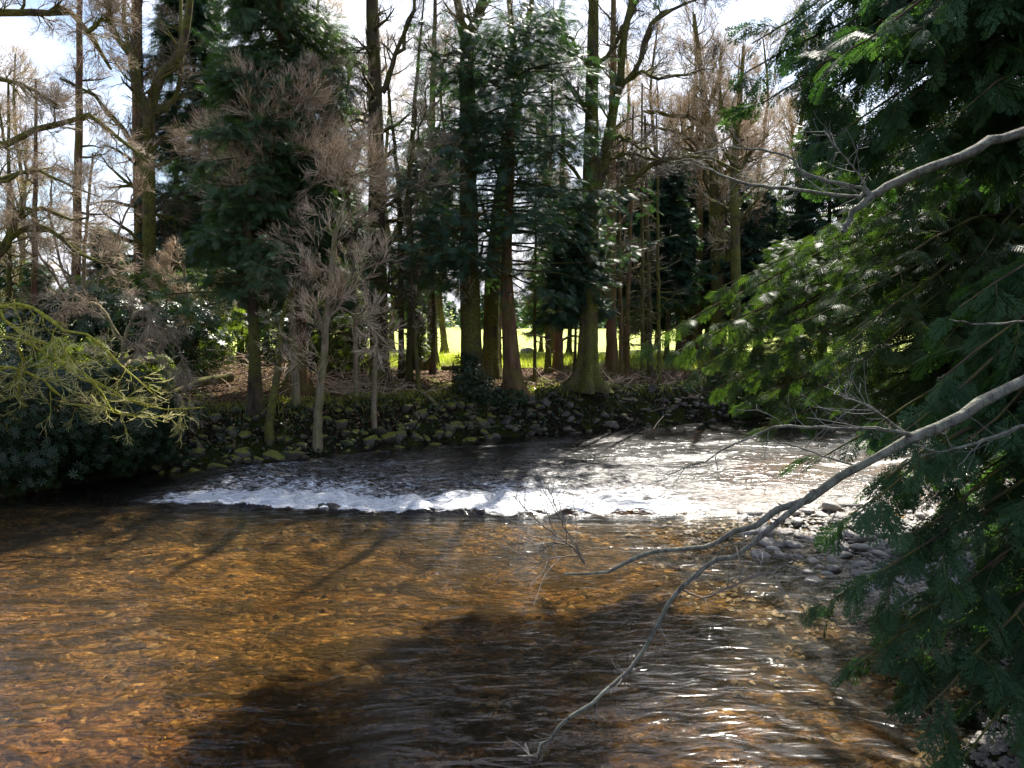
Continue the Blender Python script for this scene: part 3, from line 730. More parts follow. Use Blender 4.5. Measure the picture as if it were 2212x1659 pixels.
# bank saplings with reddish twig fans
bare_tree('alder_sapling', 'pale pinkish leaning sapling growing out of the stone bank, twigs in a fan', 22.2,
          [(686, 935, 17), (690, 860, 16), (700, 760, 15), (706, 680, 13), (716, 600, 12), (722, 520, 10), (735, 470, 8), (748, 430, 5)],
          [[(702, 720, 8), (680, 660, 6), (640, 630, 4), (590, 600, 3)], [(706, 690, 8), (740, 630, 5), (790, 580, 4), (850, 560, 3)],
           [(703, 700, 8), (730, 670, 5), (780, 690, 4), (830, 740, 2)], [(716, 600, 7), (690, 560, 5), (650, 530, 4), (600, 520, 2)]],
          auto=10, tw=(6, 5, 4), L=(1.0, 2.1), t0=.35, bark='bark_pale', twig='twig_red', flare=1.3, ang=(45, 80), trop=(0, 0, .05), rt=.008, ratios=(.62, .6, .5), wob=.10, ca=(15, 42))
bare_tree('alder_tree', 'bare tree with a wide pinkish-brown twig fan in front of the dense cypress', 23.5,
          [(640, 860, 16), (630, 650, 14), (618, 520, 13), (612, 430, 12), (606, 380, 10)],
          [[(608, 390, 8), (560, 340, 6), (500, 300, 5), (440, 280, 3)], [(608, 390, 8), (640, 340, 6), (700, 320, 4), (760, 330, 3)],
           [(606, 385, 8), (590, 320, 6), (560, 250, 5), (540, 200, 3)], [(610, 400, 8), (560, 380, 6), (500, 360, 4), (450, 330, 3)],
           [(606, 380, 8), (630, 300, 6), (640, 250, 4), (650, 200, 2)], [(612, 430, 8), (680, 400, 6), (740, 380, 4), (800, 370, 2)],
           [(620, 520, 7), (580, 470, 5), (540, 440, 4), (490, 430, 2)]],
          auto=2, tw=(7, 6, 4), L=(1.1, 2.7), t0=.7, bark='bark_pale', twig='twig_red', flare=1.3, trop=(0, 0, .05), rt=.0062, ltw=1.6, ratios=(.62, .6, .5), wob=.10, ca=(15, 42))
bare_tree('birch_tree', 'slender tree with whitish upright shoots, in front of the blue-green conifer', 25,
          [(770, 845, 10), (765, 600, 9), (750, 420, 8), (730, 300, 6), (712, 180, 5), (708, 100, 3)],
          [[(745, 350, 6), (700, 220, 4), (680, 150, 3)], [(755, 420, 6), (790, 260, 4), (800, 150, 2)], [(745, 380, 5), (720, 320, 4), (690, 270, 2)], [(765, 500, 6), (820, 430, 4), (900, 400, 3), (1000, 395, 2)]],
          auto=14, tw=(7, 7, 5), L=(.9, 2.0), t0=.35, bark='bark_pale', twig='twig_tan', flare=1.2, trop=(0, 0, .09), rt=.006)
bare_tree('sapling', 'short pale sapling stem on the mossy bank edge below the tall straight trunk', 23.8,
          [(808, 862, 10), (811, 800, 10), (812, 730, 8), (800, 690, 6), (790, 640, 4)], (), auto=9, tw=(6, 6, 4), L=(.7, 1.5), t0=.4, bark='bark_pale', twig='twig_red', flare=1.2, rt=.006)
bare_tree('sapling', 'crooked dark-barked sapling leaning right at the bank edge beside the dark conifer', 21.8,
          [(582, 915, 16), (592, 850, 16), (602, 780, 14), (606, 720, 12), (618, 660, 8), (640, 600, 5)], (), auto=9, tw=(6, 5, 4), L=(.8, 1.6), t0=.4, bark='bark_moss', twig='twig_tan', flare=1.3, rt=.006)
bare_tree('bare_tree', 'thin pale-twigged tree right of the tall straight trunk, in front of the spruce', 26,
          [(905, 845, 9), (895, 700, 9), (885, 520, 8), (880, 420, 7), (890, 330, 5), (900, 230, 4)],
          [[(885, 420, 5), (930, 350, 4), (960, 330, 3), (1010, 320, 2)], [(888, 340, 5), (915, 250, 3), (925, 180, 2)]],
          auto=14, tw=(7, 6, 5), L=(.9, 1.9), t0=.3, bark='bark_dark', twig='twig_tan', flare=1.2, rt=.006)
bare_tree('hazel_bush', 'reddish bare bush with a sunlit twig haze left of the dark conifer trunks', 27,
          [(420, 850, 9), (410, 700, 8), (400, 600, 6), (395, 540, 3)], [[(415, 760, 6), (450, 680, 4), (470, 620, 2)], [(415, 760, 6), (370, 650, 4), (350, 580, 2)]],
          auto=12, tw=(8, 7, 5), L=(.9, 1.9), t0=.25, bark='bark_pale', twig='twig_red', flare=1.2, rt=.006, cat='bush')
# left-edge trees
bare_tree('oak_tree', 'oak at the left edge with long crooked moss-covered limbs reaching into the picture', 23,
          [(-190, 900, 50), (-185, 600, 44), (-180, 300, 36), (-150, 0, 28), (-140, -300, 14)],
          [[(-180, 60, 24), (-60, 40, 18), (30, 25, 15), (90, 28, 14), (140, 18, 12), (190, 70, 10), (222, 112, 9), (240, 150, 6)],
           [(188, 70, 9), (215, 45, 8), (238, 20, 7), (240, -40, 5)],
           [(-180, 320, 24), (-60, 300, 18), (0, 312, 15), (60, 285, 13), (130, 262, 11), (200, 250, 9), (260, 300, 7), (320, 350, 5)],
           [(-182, 500, 22), (-60, 520, 16), (0, 535, 14), (40, 500, 12), (90, 490, 11), (140, 520, 9), (200, 560, 7), (250, 570, 4)],
           [(-180, 560, 20), (-80, 560, 15), (0, 560, 12), (40, 460, 9), (90, 455, 8), (150, 475, 6), (190, 470, 3)],
           [(-170, 180, 16), (-60, 170, 12), (10, 172, 9), (60, 190, 8), (100, 215, 6), (125, 235, 4)],
           [(-180, 400, 14), (-80, 400, 10), (20, 380, 8), (80, 370, 6), (150, 395, 4), (215, 425, 2)]],
          auto=6, tw=(8, 7, 6), L=(1.2, 2.4), t0=.3, bark='bark_moss', twig='twig_tan', rt=.006, wob=.2, ltw=1.3)
bare_tree('hazel_bush', 'pale tangled hazel with many sunlit twigs, left of the red larch', 25.5,
          [(190, 850, 10), (185, 700, 9), (180, 580, 8), (190, 450, 6), (200, 330, 4)],
          [[(186, 700, 7), (230, 560, 5), (280, 450, 4), (300, 380, 2)], [(186, 720, 7), (120, 600, 5), (60, 500, 4), (30, 420, 2)], [(188, 640, 7), (250, 620, 5), (310, 650, 4), (360, 720, 2)],
           [(186, 680, 7), (130, 560, 5), (110, 450, 4), (115, 360, 2)]],
          auto=16, tw=(6, 6, 5), L=(1.0, 2.2), t0=.2, bark='bark_pale', twig='twig_tan', flare=1.2, rt=.006, cat='bush')
bare_tree('hazel_bush', 'weeping hazel twigs arching over the glossy dark rhododendron', 22,
          [(260, 880, 9), (262, 780, 8), (280, 700, 7), (310, 670, 5), (350, 690, 3)],
          [[(265, 760, 6), (230, 680, 5), (180, 650, 4), (120, 680, 2)], [(280, 700, 6), (330, 700, 5), (390, 760, 4), (430, 850, 2)], [(262, 780, 6), (320, 770, 5), (370, 830, 4), (390, 900, 2)]],
          auto=14, tw=(6, 6, 5), L=(.9, 1.9), t0=.2, bark='bark_pale', twig='twig_tan', flare=1.2, trop=(0, 0, -.06), rt=.006, cat='bush')
bare_tree('overhanging_tree', 'tree off the left edge whose sunlit yellow mossy branches droop over the dark rhododendron', 16.5,
          [(-330, 1000, 40), (-330, 700, 34), (-320, 400, 26), (-300, 100, 14)],
          [[(-325, 640, 13.6), (-120, 650, 9.9), (0, 668, 8.1), (60, 662, 7.4), (130, 700, 6.2), (190, 735, 5.0), (260, 790, 3.7), (330, 850, 2.5)],
           [(-325, 720, 12.4), (-120, 720, 9.3), (0, 730, 7.4), (100, 748, 6.8), (150, 800, 5.6), (240, 840, 5.0), (300, 872, 4), (372, 885, 3), (440, 880, 1.5)],
           [(0, 670, 6.2), (50, 720, 5.0), (120, 745, 5.0), (180, 810, 4.3), (230, 870, 3.7), (260, 905, 2.5), (345, 900, 1.2)],
           [(-120, 790, 7.4), (0, 795, 5.6), (55, 800, 5.0), (105, 830, 5.0), (140, 865, 3.7), (215, 880, 2.5), (270, 898, 1.2)],
           [(40, 740, 5.0), (45, 800, 4.3), (40, 860, 3.7), (42, 900, 3.1)]],
          auto=2, tw=(4, 4, 3), L=(.9, 2.0), t0=.5, bark='bark_sunlit', twig='twig_sunlit', rt=.006, wob=.2, trop=(0, 0, -.05), tropt=(0, 0, .03), ltw=1.5)
#@@END_TREES

# ------------------------------------------------------------------ leafy shrubs
def whorl_template(n=7, L=1.0, w=.16, el=.25):
    tv, tf = [], []
    for i in range(n):
        a = 2*math.pi*i/n; c, s = math.cos(a), math.sin(a)
        # x of the template is the shoot direction; leaves spread round it
        for (l0, l1, w0, w1) in ((.05, .55, .02, w), (.55, 1.0, w, .02)):
            j = len(tv)
            for (l, ww) in ((l0, w0), (l1, w1)):
                for sg in (-1, 1):
                    tv.append([el*l-.25*l*l, c*l-s*sg*ww, s*l+c*sg*ww])
            tf.append([j, j+1, j+3, j+2])
    return np.array(tv)*L, np.array(tf)
WH = whorl_template()
WI = whorl_template(3, 1.0, .34, .1)
def shrub(name, label, blobs, n, leaf, sc, tmpl=WH, cat='bush', group=None, stem='bark_dark', nst=14, parent=None):
    blobs = np.array(blobs, float)
    c0 = blobs[0]; base = (float(c0[0]), float(c0[1]), float(height(c0[0], c0[1])))
    root = thing(name, label, cat, base, group)
    vol = blobs[:, 3]*blobs[:, 4]*blobs[:, 5]; pk = rng.choice(len(blobs), n, p=vol/vol.sum()); b = blobs[pk]
    d = nrm(rng.normal(size=(n, 3))); rad = rng.uniform(.62, 1.0, n)**.6
    lump = 1+.18*np.sin(d[:, 0]*7+b[:, 0])*np.sin(d[:, 1]*6)+.12*np.sin(d[:, 2]*9+1)
    p = b[:, :3]+d*b[:, 3:6]*(rad*lump)[:, None]
    gz = height(p[:, 0], p[:, 1]); k = p[:, 2] > np.maximum(gz, .02)+.05; p = p[k]; d = d[k]
    dd = nrm(d+rng.normal(size=d.shape)*.5+np.array([0, 0, .25])); g = Geo()
    place(g, *tmpl, p, dd, nrm(rng.normal(size=dd.shape)), rng.uniform(sc*.7, sc*1.25, len(p)), rng.random(len(p)))
    g.build('foliage', M[leaf], root)
    gs = Geo(); tgt = p[rng.integers(0, len(p), nst*5)]
    for q in tgt:
        b0 = np.array([base[0]+rng.normal()*.4, base[1]+rng.normal()*.3, base[2]-.05])
        s = spline([b0, b0*.5+q*.5+np.array([0, 0, .25])+rng.normal(size=3)*.15, q], 7); tubes(gs, s[None], np.linspace(.022, .006, 7)[None], 4)
    gs.build('stems', M[stem], root, True)
    return root
shrub('rhododendron', 'big dark glossy rhododendron overhanging the water at the left edge', [(-10.8, 19.0, 1.5, 2.4, 1.7, 1.45), (-13.4, 17.6, 1.6, 2.6, 2.0, 1.8), (-10.1, 19.6, 1.0, 1.4, 1.1, 1.0), (-12.0, 17.4, .9, 2.2, 1.1, .9)], 11000, 'rhodo', .115)
shrub('rhododendron', 'dark evergreen bush behind the pale hazel twigs at left', [(-13.6, 25.5, 3.4, 2.6, 1.6, 1.7), (-11.4, 25.8, 3.2, 1.8, 1.3, 1.5), (-15.5, 26, 3, 2.2, 1.6, 1.6)], 3600, 'rhodo', .17)
shrub('holly_bush', 'mid-green bush around the foot of the forked mossy tree', [(-12.8, 28.5, 4.6, 1.8, 1.2, 1.3), (-15, 28.5, 4.4, 1.6, 1.2, 1.3), (-11.0, 28, 3.6, 1.2, 1, 1.2)], 2600, 'shrub', .16)
shrub('laurel_bush', 'low bush with yellow-green leaves in the sun gap at left', [(-13.5, 23.5, 2.6, 1.3, .9, .8), (-11.4, 23.6, 2.3, 1.0, .7, .6)], 900, 'lime', .14)
shrub('evergreen_bush', 'dark green bush behind the fallen branches left of the cypress trunk', [(-8.8, 29.5, 3.0, 1.8, 1.2, 1.4), (-7.0, 30.5, 3.4, 1.3, 1., 1.3)], 1700, 'rhodo', .16)
shrub('evergreen_bush', 'green bush below the twig fan of the pale sapling', [(-6.2, 28.8, 3.0, 1.5, 1.0, 1.2)], 1000, 'shrub', .13)
shrub('ivy_clump', 'ivy clump draped over the foot of the ivy-wrapped central tree', [(-1.6, 26.9, 2.0, .55, .35, .85), (-1.15, 26.5, 1.5, .75, .35, .5), (-.2, 26.6, 1.25, .8, .35, .3)], 1900, 'ivy', .085, WI, 'ivy')
# ------------------------------------------------------------------ near evergreens at right
def bough_tree(name, label, trunk_pts, tr, tips, leaf, ftmpl, fl_, nL2, nfr, L2, drop=.32, bark='bark_dark', rise=.12, t2=.28):
    tp = spline(np.array(trunk_pts, float), 24)
    base = tuple(float(v) for v in trunk_pts[0]); root = thing(name, label, 'tree', base)
    u = np.linspace(0, 1, 24); gt = Geo(); tubes(gt, tp[None], (tr*(1-.85*u)*(1+.6*np.exp(-u*30)))[None], 14, rough=.05); gt.build('trunk', M[bark], root, True)
    P = []
    for q in tips:
        q = np.array(q, float); hd = math.hypot(q[0]-tp[0, 0], q[1]-tp[0, 1])
        z = min(max(q[2]+drop*hd*rng.uniform(.7, 1.3), base[2]+.3), tp[-1, 2]-.2)
        s = np.array([np.interp(z, tp[:, 2], tp[:, 0]), np.interp(z, tp[:, 2], tp[:, 1]), z])
        m = s*.5+q*.5+np.array([rng.normal()*.2, rng.normal()*.2, rise*hd])
        P.append(spline([s, m, q], 13))
    P = np.array(P); L = np.linalg.norm(np.diff(P, axis=1), axis=2).sum(1)
    P[:, 1:] += rng.normal(size=P[:, 1:].shape)*.02
    Rb = (.008+.0075*L)[:, None]*np.linspace(1, .15, 13)[None]
    gb = Geo(); tubes(gb, P, Rb, 6)
    P2, R2 = children(P, Rb, nL2, t2, 1, (35, 70), L2, 7, .08, (0, 0, -.09), .55, .3, flat=True, taper=.55)
    tubes(gb, P2, np.clip(R2, .003, .012), 4)
    gf = Geo()
    for paths, n, t0 in ((P2, nfr, .08), (P, nfr, max(.55, t2))):
        B = len(paths); t = t0+(1-t0)*(np.arange(n)[None]+rng.random((B, n)))/n
        p, T = sample(paths, t)
        U, _ = perp(T); sg = np.where(np.arange(n) % 2, 1., -1.)[None, :, None]
        d = nrm(T*.8+U*sg*rng.uniform(.2, .9, (B, n, 1))+rng.normal(size=T.shape)*.15+np.array([0, 0, -.30])).reshape(-1, 3)
        p = p.reshape(-1, 3); up = nrm(np.array([0, 0, 1.])+rng.normal(size=p.shape)*.45)
        rr = np.clip(np.repeat(rng.random(B), n)*.5+rng.random(len(p))*.5, 0, 1)
        ch = rng.integers(0, len(ftmpl), len(p))
        for k, tm in enumerate(ftmpl):
            s = ch == k; place(gf, *tm, p[s], d[s], up[s], rng.uniform(fl_[0], fl_[1], s.sum()), rr[s])
    gb.build('branches', M['bark_dark'], root, True); gf.build('crown', M[leaf], root)
    return root
def inpoly(px, py, poly):
    c = False; j = len(poly)-1
    for i in range(len(poly)):
        xi, yi = poly[i]; xj, yj = poly[j]
        if (yi > py) != (yj > py) and px < (xj-xi)*(py-yi)/(yj-yi)+xi: c = not c
        j = i
    return c
def tips_in(poly, step, Y0, Y1, extra=()):
    xs = [p[0] for p in poly]; ys = [p[1] for p in poly]; o = []
    y = min(ys)
    while y < max(ys):
        x = min(xs)
        while x < max(xs):
            a, b = x+rng.uniform(-.5, .5)*step, y+rng.uniform(-.5, .5)*step
            if inpoly(a, b, poly): o.append(at(a, b, rng.uniform(Y0, Y1)))
            x += step
        y += step
    return o+[at(*e) for e in extra]
#@@RIGHT
PA = [(1860, 930), (1800, 990), (1870, 1100), (1890, 1200), (1840, 1300), (1880, 1430), (1990, 1520), (2110, 1640), (2420, 1700), (2420, 560), (2050, 620), (1960, 780)]
TA = tips_in(PA, 92, 6.3, 8.6, [(1775, 985, 8), (1810, 1290, 6.8), (1850, 1440, 6.6), (1975, 1560, 6.2), (2080, 1640, 6), (1830, 1110, 7.5)])
TA += tips_in([(1900, -120), (1800, 60), (1720, 200), (1760, 330), (1900, 330), (2100, 260), (2420, 420), (2420, -200)], 84, 7.2, 9.6, [(1690, 70, 9), (1625, 95, 9.4), (1605, 160, 9.4), (1650, 230, 9)])
PC = [(1780, -60), (1700, 40), (1640, 150), (1700, 280), (1700, 420), (2300, 420), (2300, -200)]
TA += tips_in(PC, 86, 8.3, 10.2)
bough_tree('cedar_tree', 'large near cedar along the right edge with fern-like drooping sprays', [(8.4, 7.6, 1.2), (8.4, 7.7, 5), (8.3, 7.8, 9), (8.2, 7.8, 13)], .34, TA, 'cedar', FRD, (.13, .40), 12, 10, (.45, 1.05))
PB = [(1760, 330), (1800, 300), (2250, 350), (2300, 1000), (1850, 930), (1740, 900), (1720, 620)]
TB = tips_in(PB, 62, 11.5, 15.0, [(1400, 738, 16.5), (1440, 765, 16.4), (1480, 745, 16.2), (1500, 800, 16), (1560, 770, 16), (1540, 840, 15.8), (1600, 700, 15.6), (1620, 820, 15.5), (1590, 880, 15.5), (1660, 760, 15.2), (1680, 880, 15), (1650, 640, 15.4), (1560, 620, 15.8), (1640, 930, 15.2)])
bough_tree('hemlock_tree', 'yellow-green evergreen behind the near cedar, showing through it in sunlit patches', [(10.8, 14.5, 1.5), (10.7, 14.5, 6), (10.8, 14.4, 11), (10.8, 14.4, 12)], .3, TB, 'cedar_back', [SPR], (.18, .36), 15, 11, (.6, 1.3), drop=.22)
conifer('hemlock_tree', 'spreading evergreen on the far bank whose low boughs hang over the dark upstream water', 1690, 880, 31.0, 7.6, 4.0, .8, leaf='cedar_back', dens=14, droop=-.05, prof=.38, shoots=12, sl=(.22, .42), tr=.25, ns=6, dead=4,
        shape=([0, .12, .4, 1], [.75, 1.05, .95, 1.1]), lean=(.8, 0))
TD = []  # unseen limbs above the frame, added to cast shade on the near water
while len(TD) < 74:
    a_ = rng.random(); q = np.array([1.0+4.5*a_+rng.normal()*.85, 16.4+4.4*a_+rng.normal()*.8, rng.uniform(12.3, 15.4)])
    if (q[2]-CAMZ)/q[1] > .43: TD.append(q)
bough_tree('cedar_tree', 'unseen tall cedar off the right edge, its long high limbs added to shade the foreground water', [(11.2, 14.6, 1.6), (11.2, 14.8, 6), (11.1, 15, 13), (11, 15.2, 21)], .36, TD, 'cedar', [SPR, FRD[1]], (.3, .5), 12, 8, (.7, 1.5), drop=.3, t2=.85)
# foreground bare alder branches
def branch_tree():
    root = thing('alder_tree', 'pale grey lichen-covered bare branches reaching in from the right edge in front of the cedar', 'tree', (5.9, 4.4, 1.9))
    def P_(pts, n=26):
        P3 = [at(a, b, c) for a, b, c, w in pts]; s = spline(P3, n); s[1:-1] += rng.normal(size=(n-2, 3))*min(.013, .0045*float(np.linalg.norm(s[-1]-s[0])))
        Ym = np.mean([c for _, _, c, _ in pts]); w = np.interp(np.linspace(0, 1, n), np.linspace(0, 1, len(pts)), [w*(.8 if w > 8 else .9) for *_, w in pts])*Ym/FPX/2*(1+.05*rng.normal(size=n))
        return s, w
    tr = spline([(5.9, 4.4, 1.7), (5.8, 4.5, 3.5), (5.5, 4.6, 5.5), (5.3, 4.6, 8.5)], 14); gt = Geo(); tubes(gt, tr[None], np.linspace(.15, .05, 14)[None], 12, rough=.04)
    gt.build('trunk', M['bark_grey'], root, True)
    B = [[(2900, 560, 4.5, 40), (2500, 690, 4.6, 36), (2212, 822, 4.6, 32), (2080, 895, 4.5, 30), (1975, 945, 4.5, 27), (1860, 1005, 4.6, 24), (1700, 1090, 4.7, 20), (1590, 1150, 4.7, 15), (1500, 1185, 4.8, 13), (1400, 1200, 4.8, 12), (1320, 1228, 4.8, 10), (1218, 1240, 4.8, 5)],
         [(1760, 1060, 4.65, 15), (1690, 1120, 4.6, 15), (1620, 1180, 4.6, 14), (1540, 1210, 4.6, 13), (1490, 1250, 4.6, 13), (1440, 1310, 4.55, 12), (1400, 1390, 4.5, 11), (1340, 1460, 4.5, 11), (1290, 1510, 4.4, 11), (1215, 1565, 4.4, 10), (1185, 1600, 4.4, 8), (1165, 1625, 4.4, 6), (1118, 1633, 4.4, 3)],
         [(2900, 60, 5, 40), (2500, 200, 5.1, 34), (2212, 285, 5.2, 26), (2100, 325, 5.2, 25), (2000, 370, 5.2, 24), (1900, 415, 5.3, 22), (1860, 440, 5.3, 17), (1835, 480, 5.3, 15), (1820, 502, 5.3, 12)],
         [(1905, 412, 5.3, 13), (1870, 418, 5.3, 11), (1840, 425, 5.3, 10), (1760, 415, 5.4, 8), (1650, 405, 5.5, 8), (1570, 385, 5.6, 6), (1510, 350, 5.7, 4)],
         [(1890, 418, 5.3, 10), (1830, 400, 5.3, 8), (1740, 375, 5.4, 8), (1700, 340, 5.5, 6), (1600, 320, 5.6, 4), (1500, 330, 5.8, 3)],
         [(1880, 420, 5.3, 7), (1850, 370, 5.3, 5), (1800, 310, 5.3, 4), (1780, 280, 5.4, 2)],
         [(1975, 945, 4.5, 14), (1920, 928, 4.5, 11), (1850, 928, 4.6, 10), (1780, 925, 4.7, 9), (1700, 920, 4.7, 8), (1640, 935, 4.8, 6), (1540, 985, 4.9, 4), (1430, 1028, 5, 2)],
         [(1960, 940, 4.5, 8), (1900, 895, 4.5, 6), (1860, 870, 4.5, 4), (1800, 850, 4.6, 3)],
         [(2300, 890, 4.9, 12), (2212, 920, 4.9, 10), (2130, 950, 4.9, 8), (2040, 975, 4.9, 5), (1970, 960, 4.9, 3)],
         [(2300, 700, 4.4, 7), (2212, 695, 4.4, 6), (2120, 700, 4.4, 5), (2050, 690, 4.4, 3)],
         [(1264, 1217, 4.8, 7), (1240, 1185, 4.8, 5), (1200, 1155, 4.8, 4), (1150, 1115, 4.8, 3), (1110, 1070, 4.8, 2)],
         [(1262, 1215, 4.8, 6), (1245, 1180, 4.8, 4), (1215, 1130, 4.8, 3), (1195, 1080, 4.85, 3), (1175, 1040, 4.85, 2)],
         [(1235, 1182, 4.8, 4), (1200, 1172, 4.8, 3), (1160, 1175, 4.8, 2), (1105, 1150, 4.8, 1.5)],
         [(1252, 1200, 4.8, 4), (1200, 1205, 4.8, 3), (1150, 1215, 4.8, 2), (1120, 1190, 4.8, 1.5)],
         [(1478, 1275, 4.6, 6), (1520, 1290, 4.55, 5), (1590, 1262, 4.5, 5), (1650, 1235, 4.5, 4), (1680, 1250, 4.5, 3)],
         [(1590, 1180, 4.6, 4), (1600, 1215, 4.5, 3), (1630, 1245, 4.5, 3)],
         [(1860, 1010, 4.6, 5), (1700, 960, 4.7, 3), (1640, 950, 4.8, 2)]]
    ps, rs = [], []
    for k, b in enumerate(B):
        s, w = P_(b); ps.append(s); rs.append(w); g = Geo(); tubes(g, s[None], w[None], 9 if b[0][3] > 9 else 6, rough=.06)
        # closed tip
        g.build('branch', M['bark_grey' if k not in (10, 11, 12, 13, 14, 15) else 'twig_dark'], root, True)
    ps = np.array(ps); rs = np.array(rs); g = Geo()
    p2, r2 = children(ps[[1, 3, 4, 5, 6, 7, 8, 10, 11, 12, 13, 14]], rs[[1, 3, 4, 5, 6, 7, 8, 10, 11, 12, 13, 14]]*0+.004, 14, .15, 1, (30, 65), (.08, .5), 5, .14, (0, 0, .02), .7, .4)
    tubes(g, p2, np.clip(r2, .0012, .004), 4)
    p3, r3 = children(p2, r2, 3, .3, 1, (30, 60), (.05, .14), 3, .14, (0, 0, 0), .7, .5); tubes(g, p3, np.clip(r3, .0012, .003), 3)
    g.build('twigs', M['twig_grey'], root)
branch_tree()
#@@END_RIGHT

# ------------------------------------------------------------------ stones
import bmesh
def rock_mesh(name, seed, mt, flat=.6, sub=2, rough=.28, facets=0):
    bm = bmesh.new(); bmesh.ops.create_icosphere(bm, subdivisions=sub, radius=.5)
    o = Vector((seed*3.1, seed*1.7, seed*.9))
    for v in bm.verts:
        n = mnoise.noise(v.co*2.0+o)*rough+mnoise.noise(v.co*5+o)*rough*.35
        v.co *= 1+n
    rr_ = np.random.default_rng(seed+500)
    for _ in range(facets):
        q = Vector(rr_.normal(size=3)).normalized(); dd = rr_.uniform(.27, .42)
        for v in bm.verts:
            e_ = v.co.dot(q)-dd
            if e_ > 0: v.co -= q*e_*.92
    for v in bm.verts: v.co.z *= flat
    me = bpy.data.meshes.new(name); bm.to_mesh(me); bm.free()
    for p in me.polygons: p.use_smooth = True
    me.materials.append(mt); return me
RM = [rock_mesh('mossy_stone', s, M['stone_moss'], .7, 3, .45, 15) for s in range(6)]
RB = [rock_mesh('bank_stone', s+9, M['stone_bank'], .6, 3, .4, 12) for s in range(6)]
RW = [rock_mesh('cobble', s+20, M['stone_wet'], .55, 3, .16) for s in range(6)]
RD = [rock_mesh('dark_rock', s+30, M['stone_dark'], .6, 3, .3) for s in range(3)]
def stone(name, me, x, y, z, s, label, group, sx=1.0):
    o = new_obj(name, me); o.location = (x, y, z); o.scale = (s*sx, s*rng.uniform(.7, 1), s*rng.uniform(.75, 1.15))
    o.rotation_euler = (rng.normal()*.25, rng.normal()*.25, rng.random()*6.28); tag(o, label, 'stone', group); return o
#@@STONES
for k in range(270):
    x = rng.uniform(-9.5, -.6); w = np.interp(x, [-12, -5, -1, 2], [3.0, 2.5, 1.7, 1.3]); t = rng.random()**1.2; d = t*w
    y = float(far_edge(x))+d-.1; s = (.17+.5*rng.random()**1.9)*(1-.3*t)
    stone('mossy_stone', RM[k % 6], x, y, float(height(x, y))+s*rng.uniform(-.1, .15), s, 'mossy boulder in the rough stone bank left of the ivy-clad tree', 'mossy stones of the left bank', rng.uniform(1, 1.4))
for k in range(270):
    x = rng.uniform(-.8, 13); t = rng.random(); d = t*1.25
    y = float(far_edge(x))+d-.12; s = rng.uniform(.16, .46)
    stone('bank_stone', RB[k % 6], x, y, float(height(x, y))-s*.04, s, 'grey-brown stone packed in the shaded river bank below the big trunks', 'grey stones of the shaded bank', rng.uniform(1, 1.5))
nc = 0
while nc < 290:
    x = rng.uniform(2.6, 8.4); y = rng.uniform(9.8, 17.0)
    e = math.exp(-(((x-7.1)/2.7)**2+((y-13.0)/3.3)**2))
    if rng.random() > e*1.5 or e < .3: continue
    s = rng.uniform(.10, .30)*(1 if rng.random() < .8 else 1.4)
    z = max(float(height(x, y))+s*.10, -.02+s*.03)
    stone('cobble', RW[nc % 6], x, y, z, s, 'rounded wet cobble on the glaring gravel bar beyond the bare branch', 'cobbles of the gravel bar', rng.uniform(1, 1.5)); nc += 1
for k, (px, py, s, lab) in enumerate([(722, 1100, .36, 'dark wet rock at the lower lip of the white rapids, left of centre'), (697, 1096, .22, 'smaller dark rock touching the wet rock in the rapids lip'),
                                     (1230, 925, .8, 'pale pointed rock at the water line under the shaded bank')]):
    r = ray(px, py); t = -CAMZ/r[2]; stone('river_rock', (RD+RB)[k if k < 2 else 4], r[0]*t, r[1]*t, .02, s, lab, None, 1.3)
# gravel and litter as stuff
def scatter(name, n, fn, me_v, me_f, s0, s1, mt, flat=.3):
    pts = fn(n); g = Geo(); m_ = len(pts); a = rng.random(m_)*6.28
    d = np.stack([np.cos(a), np.sin(a), rng.normal(size=m_)*flat], 1); up = nrm(np.array([0, 0, 1.])+rng.normal(size=(m_, 3))*flat)
    place(g, me_v, me_f, pts, d, up, rng.uniform(s0, s1, m_), rng.random(m_)); o = g.build(name, mt); tag(o, kind='stuff'); return o
OCT_V = np.array([[.5, 0, 0], [.2, .4, .05], [-.35, .32, 0], [-.5, -.05, .0], [-.15, -.38, .03], [.32, -.3, 0], [.1, .05, .3], [-.1, .0, -.2]])
OCT_F = np.array([[6, 0, 1, 2], [6, 2, 3, 4], [6, 4, 5, 0], [7, 2, 1, 0], [7, 4, 3, 2], [7, 0, 5, 4]])
def f_bar(n):
    x = rng.uniform(2.2, 10, n*3); y = rng.uniform(6.0, 18, n*3)
    e = np.exp(-(((x-7.1)/2.7)**2+((y-13.0)/3.5)**2)); dn = (x-np.interp(y, NY, NX))
    k = (rng.random(n*3) < e*1.1) | ((dn > -.4) & (dn < 1.5)); x, y = x[k][:n], y[k][:n]
    return np.stack([x, y, height(x, y)+.01], 1)
tag(scatter('gravel', 9000, f_bar, OCT_V, OCT_F, .05, .16, M['stone_wet'], .2), 'small wet gravel between the cobbles of the bar', 'gravel')
def f_floor(n):
    x = rng.uniform(-13, 16, n); d = rng.uniform(.9, 9, n)**1.0; y = far_edge(x)+d; return np.stack([x, y, height(x, y)+.02], 1)
QV = np.array([[-.5, -.25, 0], [0, -.32, .1], [.5, 0, .02], [0, .32, .12]]); QF = np.array([[0, 1, 2, 3]])
ml, ntl = mat('dead_leaves'); a_ = N(ntl, 'ShaderNodeAttribute', attribute_name='rnd').outputs['Fac']
out(ntl, principled(ntl, ramp(ntl, a_, [(0, (.05, .028, .016)), (.5, (.17, .095, .05)), (1, (.36, .24, .15))]), .8).outputs[0])
tag(scatter('leaf_litter', 26000, f_floor, QV, QF, .05, .13, ml, .5), 'brown dead leaves covering the woodland floor', 'leaf litter')
